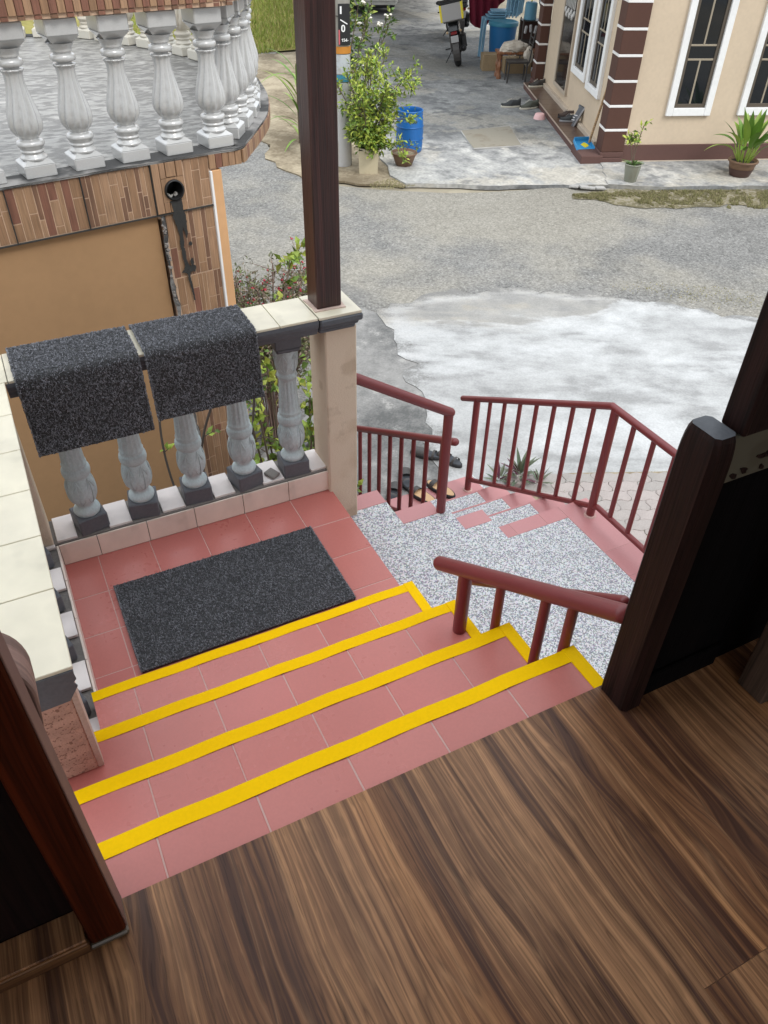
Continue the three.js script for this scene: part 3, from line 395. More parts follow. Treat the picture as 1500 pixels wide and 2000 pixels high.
// ------------------------------------------------------------------ upper stairs with taped edges
const RI = 0.1739, LV = k => -RI * k;
{ const t = thing('staircase', 'pink tiled upper staircase with yellow taped step edges', 'staircase', [0.92, LV(4), -0.45]);
  const XR = 1.467;
  const steps = [
    { xl: 0.345, y: -0.004, z0: 0.004, z1: -0.123, g: [0.457, 0.657, 0.857, 1.057, 1.257] },
    { xl: 0.300, y: LV(1), z0: -0.118, z1: -0.370, g: [0.468, 0.668, 0.870, 1.073, 1.272] },
    { xl: 0.280, tl: 0.352, y: LV(2), z0: -0.365, z1: -0.646, g: [0.490, 0.685, 0.887, 1.089, 1.282] },
    { xl: 0.375, y: LV(3), z0: -0.641, z1: -0.927, g: [0.496, 0.696, 0.897, 1.101, 1.292] }];
  const r = rng(61);
  steps.forEach((s, i) => {
    const XL = s.xl;
    const xr = XR + 0.004 * i, core = part(t, 'step', B(XL, xr - 0.004, LV(5) - 0.3, s.y - 0.0009, s.z1 + 0.004, i ? s.z0 : 0.0), MT.grout);
    const xs = [XL, ...s.g, xr]; const zb = i ? s.z0 + 0.001 : 0.0;
    for (let k = 0; k < xs.length - 1; k++) part(core, 'tile', B(xs[k] + (k ? 0.0016 : 0), xs[k + 1] - (k < xs.length - 2 ? 0.0016 : 0), s.y - 0.010, s.y + (r() - .5) * 0.0006, s.z1, zb, 0.0012), MT.red[Math.floor(r() * 4)]);
    for (let k = 0; k < xs.length - 1; k++) part(core, 'riser_tile', B(xs[k] + 0.0015, xs[k + 1] - 0.0015, s.y - RI + 0.002, s.y - 0.011, s.z1 - 0.004, s.z1 + 0.006, 0.001), MT.red[Math.floor(r() * 4)]);
    part(core, 'side_tile', B(xr - 0.004, xr + 0.004, LV(5), s.y - 0.011, s.z1 + 0.001, i ? s.z0 - 0.002 : -0.004, 0.001), MT.red[i]);
    const y = s.y + 0.0016;
    // tape: front strip, with a slight wrinkle at every joint, and a strip down the right edge
    const tp = (x0, x1, za, zb2, dir) => { const n = 44, out = []; for (let q = 0; q <= n; q++) { const x = mix(x0, x1, q / n); let h = y + 0.0005 * Math.sin(x * 41 + i); for (const gx of s.g) h += 0.0013 * Math.exp(-Math.pow((x - gx - 0.002 * dir) / 0.006, 2)); out.push([x, h, 0.0010 * Math.sin(x * 23 + i * 2)]); }
      const P = []; for (let q = 0; q < n; q++) { const a = out[q], b = out[q + 1]; const p1 = [a[0], a[1], za + a[2]], p2 = [b[0], b[1], za + b[2]], p3 = [b[0], b[1], zb2 + b[2]], p4 = [a[0], a[1], zb2 + a[2]]; P.push(...p1, ...p2, ...p3, ...p1, ...p3, ...p4); const f1 = [a[0], a[1] - 0.014, zb2 - 0.0012], f2 = [b[0], b[1] - 0.014, zb2 - 0.0012]; P.push(...p4, ...p3, ...f2, ...p4, ...f2, ...f1); } return buv(fromTris(P)); };
    part(core, 'tape_strip', tp(s.tl ?? XL, xr + 0.001, s.z1 + 0.0365, s.z1 - 0.0008, 1), MT.tape);
    part(core, 'tape_strip', B(xr - 0.031, xr + 0.0045, s.y - 0.012, y + 0.0012, s.z1 - 0.002, i ? s.z0 + 0.004 : 0.004, 0.0008), MT.tape);
  });
}
// landing with the mat
{ const y = LV(4), t = thing('landing', 'square pink tiled landing at the foot of the taped stairs', 'landing', [0.95, LV(5) - 0.3, -1.33]);
  part(t, 'slab', B(0.38, 1.515, LV(5) - 0.3, y - 0.0010, -1.742, -0.92), MT.grout);
  const gx = [0.383, 0.512, 0.716, 0.918, 1.122, 1.324, 1.520], gz = [-1.742, -1.530, -1.325, -1.130, -0.925], r = rng(62);
  for (let i = 0; i < 6; i++) for (let j = 0; j < 4; j++) part(t, 'tile', B(gx[i] + 0.0016, gx[i + 1] - 0.0016, y - 0.010, y + (r() - .5) * 0.0008, gz[j] + 0.0016, gz[j + 1] - 0.0016, 0.0012), MT.red[Math.floor(r() * 4)]);
  for (let j = 0; j < 4; j++) part(t, 'edge_tile', B(1.514, 1.522, LV(5), y - 0.011, gz[j] + 0.001, gz[j + 1] - 0.001, 0.001), MT.red[j]); }
// ------------------------------------------------------------------ lower stairs: turn right on pebble treads, then down towards the road
{ const t = thing('lower_staircase', 'pebble-finish lower staircase with pink tile borders turning to the road', 'staircase', [2.4, G, -1.4]);
  const r = rng(63), zf = -1.842, zn = -0.14;
  const tread = (x0, x1, k, za, zb, o = {}) => {    // za = front edge (far), zb = rear edge
    const y = LV(k), c = part(t, 'step', B(x0, x1 - 0.004, G, y - 0.0018, za + 0.004, zb), MT.grout);
    const nb = o.nose ?? 0.1, rb = o.rb ?? 0; const xe = x1 - rb;
    if (nb) { const xs = o.nx ?? [x0, xe]; for (let q = 0; q < xs.length - 1; q++) part(c, 'border_tile', B(xs[q] + 0.001, xs[q + 1] - 0.001, y - 0.010, y, za, za + nb, 0.0012), MT.redSkySheen[Math.floor(r() * 4)]); }
    if (rb) { let z = za; const zs = o.rz ?? [za, zb]; for (let q = 0; q < zs.length - 1; q++) part(c, 'border_tile', B(xe + 0.001, x1, y - 0.010, y, zs[q] + 0.001, zs[q + 1] - 0.001, 0.0012), MT.redSkySheen[Math.floor(r() * 4)]); }
    const pg = []; const n = o.nx ? o.nx[o.nx.length - 1] : xe; pg.push(B(x0, xe, y - 0.008, y - 0.001, za + nb + 0.0006, zb, 0.0006)); if (n < xe - 0.001) pg.push(B(n + 0.001, xe, y - 0.008, y - 0.001, za, za + nb + 0.0006, 0.0006));
    part(c, 'pebble_panel', pg, MT.pebble);
    part(c, 'riser_tile', B(x0 + 0.001, x1 - 0.001, y - RI + 0.003, y - 0.011, za - 0.003, za + 0.005, 0.001), MT.redSkySheen[1]);
    part(c, 'side_tile', B(x1 - 0.004, x1 + 0.002, y - RI + 0.003, y - 0.011, za + 0.002, zb - 0.002, 0.001), MT.redSkySheen[0]);
    return c; };
  tread(1.505, 1.798, 5, zf, zn);
  tread(1.79, 2.150, 6, zf, zn, { nx: [1.79, 2.098] });
  tread(2.14, 2.430, 7, zf, zn);
  tread(2.42, 3.165, 8, zf, -0.3, { rb: 0.205, nx: [2.42, 2.62, 2.82, 2.96], rz: [zf, -1.42, -1.22, -1.02, -0.82, -0.62, -0.3] });
  tread(2.28, 3.172, 9, -2.118, -1.838, { nose: 0.014, rb: 0.195 });
  tread(2.28, 3.180, 10, -2.408, -2.112, { nose: 0.014, rb: 0.195 });
  tread(2.28, 3.205, 11, -2.712, -2.402, { nose: 0.014, rb: 0.20 });
  tread(2.28, 3.215, 12, -3.072, -2.706, { nose: 0.20, nx: [2.28, 2.5, 2.72, 2.94, 3.20] });
}
// ------------------------------------------------------------------ coil mats
function coilMat(name, label, x0, x1, path, group) {   // path: [z, y] points along the strip, top side up
  const t = thing(name, label, 'mat', [(x0 + x1) / 2, Math.min(...path.map(p => p[1])), path[0][0]], group);
  const th = 0.010, n = path.length, nr = path.map((p, i) => { const a = path[Math.max(0, i - 1)], b = path[Math.min(n - 1, i + 1)]; const dz = b[0] - a[0], dy = b[1] - a[1], L = Math.hypot(dz, dy); return [-dy / L, dz / L]; });
  const sg = nr[0][1] < 0 ? -1 : 1; for (const q of nr) { q[0] *= sg; q[1] *= sg; }
  const top = path.map((p, i) => [p[0] + nr[i][0] * th, p[1] + nr[i][1] * th]); const P = [];
  const q4 = (a, b, c, d) => P.push(...a, ...b, ...c, ...a, ...c, ...d);
  for (let i = 0; i < n - 1; i++) { const a = top[i], b = top[i + 1], c = path[i], d = path[i + 1];
    q4([x0, a[1], a[0]], [x1, a[1], a[0]], [x1, b[1], b[0]], [x0, b[1], b[0]]); q4([x0, c[1], c[0]], [x1, c[1], c[0]], [x1, d[1], d[0]], [x0, d[1], d[0]]);
    q4([x0, a[1], a[0]], [x0, b[1], b[0]], [x0, d[1], d[0]], [x0, c[1], c[0]]); q4([x1, a[1], a[0]], [x1, b[1], b[0]], [x1, d[1], d[0]], [x1, c[1], c[0]]); }
  for (const i of [0, n - 1]) q4([x0, top[i][1], top[i][0]], [x1, top[i][1], top[i][0]], [x1, path[i][1], path[i][0]], [x0, path[i][1], path[i][0]]);
  part(t, 'backing', buv(fromTris(P)), MT.coil);
  const len = []; let L = 0; for (let i = 0; i < n - 1; i++) { len.push(L); L += Math.hypot(path[i + 1][0] - path[i][0], path[i + 1][1] - path[i][1]); } len.push(L);
  const cnt = Math.round(L * (x1 - x0) / (0.0043 * 0.0043)), g = new THREE.TorusGeometry(0.0031, 0.0010, 4, 6, 4.4); const im = new THREE.InstancedMesh(ni(g), MT.coilLoop, cnt), o = new THREE.Object3D(), c = new THREE.Color(), r = rng(x0 * 1000 | 0);
  const b = t.__b;
  for (let k = 0; k < cnt; k++) { const s = r() * L; let i = 0; while (i < n - 2 && len[i + 1] < s) i++; const f = (s - len[i]) / (len[i + 1] - len[i]); const e = (r() < 0.08 ? (r() < 0.5 ? -0.0015 : 1.0015) : r());
    o.position.set(mix(x0, x1, e) - b[0], mix(top[i][1], top[i + 1][1], f) - b[1] + 0.0015 * (r() - .3), mix(top[i][0], top[i + 1][0], f) - b[2]); o.rotation.set(r() * 6.28, r() * 6.28, r() * 6.28); o.scale.setScalar(0.7 + 0.6 * r()); o.updateMatrix(); im.setMatrixAt(k, o.matrix); const q = r(); const v = q < 0.5 ? 0.3 + 0.4 * r() : 0.7 + 0.9 * r(); im.setColorAt(k, c.setRGB(v, v, v * 1.03)); }
  im.name = 'coil_loops'; im.userData = { kind: 'stuff' }; im.castShadow = im.receiveShadow = true; t.add(im); return t;
}
coilMat('coil_mat', 'charcoal coil doormat lying flat on the pink landing', 0.536, 1.332, [[-1.082, LV(4) + 0.001], [-1.3, LV(4) + 0.001], [-1.532, LV(4) + 0.001]]);
{ const dr = (dx, dl) => { const o = [[-1.902, 0.125], [-1.894, 0.150], [-1.878, 0.156], [-1.79, 0.156], [-1.70, 0.156]]; for (let i = 1; i <= 6; i++) { const a = i / 6 * 1.52; o.push([-1.694 + 0.018 * Math.sin(a), 0.138 + 0.018 * Math.cos(a)]); } o.push([-1.672, 0.06], [-1.670, 0.0], [-1.664, dl * 0.6], [-1.655, dl]); return o; };
  coilMat('coil_mat', 'left one of two charcoal coil mats draped over the balustrade cap', 0.428, 0.812, dr(0, -0.125));
  coilMat('coil_mat', 'charcoal coil mat draped over the balustrade cap, nearer the brown pillar', 0.836, 1.224, dr(0, -0.095)); }
// ------------------------------------------------------------------ turned balusters
function turned(prof, seg, rad, rows = 3) {   // surface of revolution whose radius is modulated by rad(theta, y, r)
  const ys = []; for (let i = 0; i < prof.length - 1; i++) { const n = Math.max(1, Math.ceil((prof[i + 1][1] - prof[i][1]) / 0.009)); for (let k = 0; k < n; k++) ys.push([mix(prof[i][0], prof[i + 1][0], k / n), mix(prof[i][1], prof[i + 1][1], k / n)]); } ys.push(prof[prof.length - 1]);
  const pos = [], uv = [], idx = [];
  ys.forEach(([r, y]) => { for (let i = 0; i <= seg; i++) { const a = i / seg * Math.PI * 2, q = rad(a, y, r); pos.push(q * Math.cos(a), y, q * Math.sin(a)); uv.push(a * 0.06, y); } });
  for (let j = 0; j < ys.length - 1; j++) for (let i = 0; i < seg; i++) { const a = j * (seg + 1) + i, b = a + seg + 1; idx.push(a, b, a + 1, a + 1, b, b + 1); }
  const g = new THREE.BufferGeometry(); g.setAttribute('position', new THREE.Float32BufferAttribute(pos, 3)); g.setAttribute('uv', new THREE.Float32BufferAttribute(uv, 2)); g.setIndex(idx); g.computeVertexNormals(); return ni(g);
}
const spl = (pts, n = 5) => { const c = new THREE.CatmullRomCurve3(pts.map(p => v3(p[0], p[1], 0)), false, 'centripetal'); return c.getPoints(pts.length * n).map(p => [Math.max(p.x, 0.001), p.y]); };
// grey cast baluster, 0.60 m high, local origin at the foot
const greyShaft = (() => {
  const p = [...spl([[0.046, 0.072], [0.050, 0.085], [0.045, 0.098], [0.033, 0.108], [0.033, 0.118], [0.046, 0.140], [0.053, 0.175], [0.052, 0.205], [0.045, 0.235], [0.041, 0.245]]), ...spl([[0.049, 0.252], [0.052, 0.268], [0.049, 0.284], [0.044, 0.290], [0.044, 0.298], [0.0455, 0.304]]), ...spl([[0.043, 0.308], [0.040, 0.36], [0.036, 0.42], [0.034, 0.452]]), ...spl([[0.038, 0.458], [0.041, 0.468], [0.038, 0.478]]), ...spl([[0.035, 0.482], [0.042, 0.510], [0.045, 0.545], [0.047, 0.568], [0.047, 0.585]])];
  const rAt = y => { for (let i = 0; i < p.length - 1; i++) if (p[i + 1][1] >= y) return mix(p[i][0], p[i + 1][0], clamp((y - p[i][1]) / (p[i + 1][1] - p[i][1] + 1e-6))); return p[p.length - 1][0]; };
  const ribs = []; for (const [y0, y1, n, wd, rr2] of [[0.124, 0.240, 6, 0.42, 0.0024], [0.490, 0.574, 6, 0.40, 0.0018]]) for (let q = 0; q < n; q++) { const a0 = q * 2 * Math.PI / n; for (const s of [-1, 0, 1]) { const pts = []; for (let i = 0; i <= 8; i++) { const t = i / 8, y = mix(y0, y1, t), a = a0 + s * wd * Math.sin(Math.PI * Math.pow(t, 0.8)); const R = rAt(y) + 0.0012; pts.push([R * Math.cos(a), y, R * Math.sin(a)]); } ribs.push(tube(pts, rr2, 5, false, 14)); } }
  const body = turned(p, 56, (a, y, r) => {
    if (y > 0.306 && y < 0.452) return r - 0.0042 * Math.pow(Math.abs(Math.sin(a * 7)), 3) * sst(0.306, 0.322, y) * sst(0.452, 0.436, y);
    const leaf = (y0, y1, n, amp) => { const t = (y - y0) / (y1 - y0); if (t < 0 || t > 1) return 0; const w = Math.sin(Math.PI * t), k = Math.abs(((a * n / Math.PI / 2) % 1 + 1) % 1 - 0.5) * 2; return amp * w * (sst(0.5 * t + 0.1, 0.5 * t + 0.3, 1 - k) - 0.6 * Math.exp(-Math.pow((k - 0.55 * t - 0.12) / 0.07, 2)) - 0.5 * Math.exp(-k * k / 0.006)); };
    return r + 0.4 * leaf(0.125, 0.24, 6, 0.0105) + 0.4 * leaf(0.488, 0.575, 6, 0.008);
  });
  return mg([body, ...ribs]);
})();
const greyFoot = cbox(0.056, 0.036, 0.056, 0.004); greyFoot.translate(0, 0.036, 0); const greyHead = mergeGeometries([cbox(0.052, 0.027, 0.052, 0.004).translate(0, 0.628, 0), cbox(0.047, 0.010, 0.047, 0.006).translate(0, 0.592, 0)]);
function greyBaluster(parent, x, y, z, ry = 0) { const q = new THREE.Quaternion().setFromAxisAngle(v3(0, 1, 0), ry); const s = piece(parent, 'baluster', greyShaft, MT.balGrey, [x, y, z], q); const f = new THREE.Mesh(greyFoot, MT.darkPaint), h = new THREE.Mesh(greyHead, MT.darkPaint); f.name = 'foot'; h.name = 'head'; for (const m of [f, h]) { m.castShadow = m.receiveShadow = true; s.add(m); } return s; }
const moulding = (z0, z1, y0, y1, dir) => { // profile of the dark cap edge in (offset, y): upper fillet, cove, lower fillet
  return [[z0, y1], [z1 + dir * 0.002, y1], [z1 + dir * 0.004, y1 - 0.012], [z1 + dir * 0.001, y1 - 0.026], [z1 - dir * 0.006, y1 - 0.034], [z1 - dir * 0.010, y1 - 0.046], [z1 - dir * 0.020, y0], [z0, y0]]; };
{ const LT = -0.585, CT = 0.150, t = thing('balustrade', 'grey baluster railing with tiled cap behind the landing mat', 'balustrade', [0.95, G, -1.80]);
  part(t, 'low_wall', B(0.20, 1.505, G, LT - 0.012, -1.905, -1.7445), MT.mortar);
  part(t, 'wall_coping', B(0.20, 1.505, LT - 0.012, LT - 0.003, -1.90, -1.748, 0.003), MT.mortar);
  const fx = [0.387, 0.529, 0.722, 0.915, 1.120, 1.322, 1.512]; for (let i = 0; i < 6; i++) part(t, 'facing_tile', B(fx[i] + 0.0013, fx[i + 1] - 0.0013, LV(4) + 0.002, LT - 0.008, -1.7445, -1.7375, 0.0012), MT.skirt);
  const bx = [0.525, 0.735, 0.950, 1.160, 1.376]; const ex = [0.385, ...bx.flatMap(x => [x - 0.060, x + 0.058]), 1.512];
  for (let i = 0; i < ex.length; i += 2) part(t, 'coping_tile', B(ex[i] + 0.002, ex[i + 1] - 0.003, LT - 0.004, LT + 0.006, -1.90, -1.752 + 0.004 * Math.sin(i * 3), 0.0015), MT.whiteTile);
  for (const x of bx) greyBaluster(t, x, LT - 0.004, -1.81, 0.2 * Math.sin(x * 50));
  // cap: dark moulding with cream tiles on top
  const pr = moulding(-1.80, -1.690, 0.078, CT - 0.010, 1), g1 = extr([...pr, ...[[-1.872, 0.078], [-1.885, CT - 0.010]]].map(p => [-p[0], p[1]]), 1.075); g1.rotateY(Math.PI / 2); g1.translate(0.396, 0, 0);
  part(t, 'cap_moulding', buv(g1), MT.greyPaint);
  const cx = [0.20, 0.405, 0.61, 0.815, 1.02, 1.220, 1.322, 1.470]; for (let i = 0; i < cx.length - 1; i++) part(t, 'cap_tile', B(cx[i] + 0.0012, cx[i + 1] - 0.0012, CT - 0.010, CT, -1.884, -1.689, 0.0014), MT.capTile[i % 2]);
  single('stone_chip', 'small flat grey stone lying on the low wall between balusters', 'stone', X(cbox(0.022, 0.007, 0.030, 0.004), { rz: 0.12, ry: 0.4, p: [1.272, LT + 0.015, -1.795] }), MT.mortar);
  // corner pier carrying the wooden pillar
  const p = thing('masonry_pier', 'stained beige plastered pier at the landing corner under a dark cap', 'pier', [1.575, G, -1.80]);
  part(p, 'shaft', B(1.506, 1.638, G, 0.080, -1.885, -1.718, 0.005), MT.postBeige);
  const c2 = []; for (const [o, y0, y1] of [[0.006, 0.110, 0.139], [-0.006, 0.094, 0.112], [-0.016, 0.076, 0.096]]) c2.push(B(1.478, 1.645 + o, y0, y1, -1.892 - o, -1.690 + o, 0.006)); part(p, 'cap_moulding', c2, MT.greyPaint);
  part(p, 'cap_tile', B(1.474, 1.646, 0.139, CT, -1.890, -1.688, 0.0014), MT.capTile[1]);
  part(p, 'mortar_bed', sheet(rag([[1.478, -1.735], [1.60, -1.732], [1.602, -1.85], [1.475, -1.852]], 0.005, 0.02, 12), CT + 0.004, 0.006), MT.pinkPlaster);
  const pl = thing('porch_pillar', 'square dark brown wooden pillar standing on the tiled cap', 'pillar', [1.54, CT, -1.795]); part(pl, 'pillar', B(1.491, 1.590, CT + 0.003, 2.24, -1.845, -1.748, 0.004), MT.pillarWood);
}
{ const LT = -0.585, CT = 0.150, t = thing('balustrade', 'grey baluster railing with cream tiled cap along the left of the stairs', 'balustrade', [0.30, G, -1.1]);
  part(t, 'low_wall', B(0.205, 0.3785, G, LT - 0.008, -1.73, -0.10), MT.mortar);
  const z = [-1.738, -1.532, -1.330, -1.130, -0.930, -0.72, -0.51]; for (let i = 0; i < 6; i++) part(t, 'facing_tile', B(0.3785, 0.3865, LV(4) + 0.002, LT - 0.004, z[i] + 0.001, z[i + 1] - 0.001, 0.0012), MT.skirt);
  const bz = [-1.66, -1.42, -1.18, -0.94, -0.72]; const ez = [-1.738, ...bz.flatMap(q => [q - 0.058, q + 0.058]), -0.62];
  for (let i = 0; i < ez.length; i += 2) part(t, 'coping_tile', B(0.21, 0.3765, LT - 0.004, LT + 0.008, ez[i] + 0.002, ez[i + 1] - 0.002, 0.0015), MT.whiteTile);
  for (const q of bz) greyBaluster(t, 0.290, LT - 0.004, q, 0.3);
  const pr = [[0.20, 0.140], [0.390, 0.140], [0.393, 0.126], [0.389, 0.110], [0.381, 0.100], [0.378, 0.088], [0.366, 0.070], [0.20, 0.070]];
  const g1 = extr(pr, 1.455); g1.translate(0, 0, -1.893); part(t, 'cap_moulding', buv(g1), MT.greyPaint);
  const g2 = extr([[0.20, 0.140], [0.392, 0.140], [0.394, 0.112], [0.386, 0.104], [0.392, 0.09], [0.368, 0.052], [0.20, 0.042]], 0.004); g2.translate(0, 0, -0.438); part(t, 'end_face', buv(g2), MT.darkPaint);
  const cz = [-1.686, -1.486, -1.286, -1.086, -0.886, -0.686, -0.436]; for (let i = 0; i < 6; i++) part(t, 'cap_tile', B(0.195, 0.395, 0.140, 0.150, cz[i] + 0.0010, cz[i + 1] - 0.0010, 0.0014), MT.capTile[i % 2]);
  part(t, 'corner_pier', B(0.225, 0.374, G, 0.072, -1.900, -1.742, 0.004), MT.postBeige);
  part(t, 'end_pier', B(0.22, 0.362, LV(2) + 0.001, 0.052, -0.63, -0.533, 0.004), MT.rawPost);
  { const g = extr([[-0.533, 0.05], [-0.61, 0.05], [-0.56, LV(2) + 0.01], [-0.536, LV(2) + 0.004]].map(q => [-q[0], q[1]]), 0.012, 0.001); g.rotateY(Math.PI / 2); g.translate(0.3625, 0, 0); part(t, 'pier_edge', buv(g), MT.pinkPlaster); } }
// ------------------------------------------------------------------ red painted pipe handrails
function rail(label, base, top, o) { const t = thing('handrail', label, 'handrail', base, 'red painted pipe railings'); 
  part(t, 'top_rail', tubeMitre(top, o.r ?? 0.021), MT.rail);
  for (const [x, y0, y1, z] of o.posts ?? []) { part(t, 'post', tube([[x, y0, z], [x, y1, z]], o.pr ?? 0.0205, 14, false), MT.rail); if (o.flange) { const f = ni(new THREE.CylinderGeometry(0.032, 0.036, 0.008, 18)); f.translate(x, y0 + 0.004, z); part(t, 'foot_collar', f, MT.grout); } }
  if (o.low) part(t, 'bottom_rail', tubeMitre(o.low, 0.0165), MT.rail);
  for (const [x, y0, y1, z] of o.bars ?? []) part(t, 'bar', tube([[x, y0, z], [x, y1, z]], o.br ?? 0.0138, 10, false), MT.rail);
  return t; }
function tubeMitre(pts, r) { const g = []; for (let i = 0; i < pts.length - 1; i++) g.push(tube([pts[i], pts[i + 1]], r, 16, false)); for (let i = 0; i < pts.length; i++) { const s = new THREE.SphereGeometry(r * 1.003, 16, 10); s.translate(...pts[i]); g.push(ni(s)); } return g; }
{ // right side of the lower stairs
  const x = 3.085, k = 0.527, zt = -1.735, ty = z => z > zt ? -0.683 : -0.683 + k * (z - zt), by = z => z > -1.665 ? -1.303 : -1.303 + 0.545 * (z + 1.665);
  const bars = []; for (let i = 1; i <= 7; i++) { const z = -1.705 - i * 0.1535; bars.push([x, by(z), ty(z), z]); } for (let i = 1; i <= 8; i++) { const z = -1.705 + i * 0.145; bars.push([x, by(z), ty(z), z]); }
  rail('right-hand red railing of the lower stairs with nine visible bars', [x, LV(8), -1.7], [[x, ty(0), -0.36], [x, ty(0), zt], [x, ty(-3.10), -3.10]], { r: 0.020, posts: [[x, LV(8), ty(-1.705), -1.705], [x, LV(12), ty(-2.93), -2.93], [x, LV(8), ty(0), -0.45]], pr: 0.0235, low: [[x, by(0), -0.45], [x, by(0), -1.665], [x, by(-2.93), -2.93]], bars, flange: true }); }
{ // left side of the lower flight
  const x = 2.352, z0 = -2.045, ty = z => -0.885 + 0.54 * (z - z0); const bars = []; for (let i = 0; i < 9; i++) { const z = -2.33 - i * 0.148; bars.push([x, ty(z) - 0.60, ty(z), z]); }
  rail('shorter red railing with close bars in front of the black sandals', [x, G, -2.8], [[x, ty(z0), z0], [x, ty(-3.75), -3.75]], { r: 0.0215, posts: [[x, LV(9), ty(-2.15), -2.15], [x, G, ty(-3.6), -3.6]], low: [[x, ty(-2.15) - 0.6, -2.15], [x, ty(-3.6) - 0.6, -3.6]], bars }); }
{ const z = -1.750; rail('plain red handrail running from the beige pier down to one post', [2.1, LV(6), z], [[1.63, -0.165, z], [2.116, -0.466, z]], { r: 0.0225, posts: [[2.108, LV(6), -0.47, z]], pr: 0.0225, flange: false }); }
{ // beside the taped stairs, nearest the camera
  const X0 = 1.420, ty = z => -0.172 + 0.616 * (z + 0.658), xx = z => X0 + 0.065 * (z + 0.658);
  const t = rail('thick red handrail beside the yellow taped steps, ending at the newel', [X0, LV(2), -0.4], [[X0, ty(-0.658), -0.658], [xx(-0.010), ty(-0.010), -0.010]], { r: 0.0225, posts: [[xx(-0.535), LV(2), ty(-0.535), -0.535]], pr: 0.0205, br: 0.0135, bars: [[xx(-0.384), LV(2), ty(-0.384), -0.384], [xx(-0.222), LV(1), ty(-0.222), -0.222], [xx(-0.137), LV(1), ty(-0.137), -0.137]] });
  part(t, 'second_rail', tube([[1.500, -0.265, -0.645], [1.500, 0.215, -0.045]], 0.0125, 12), MT.rail); }
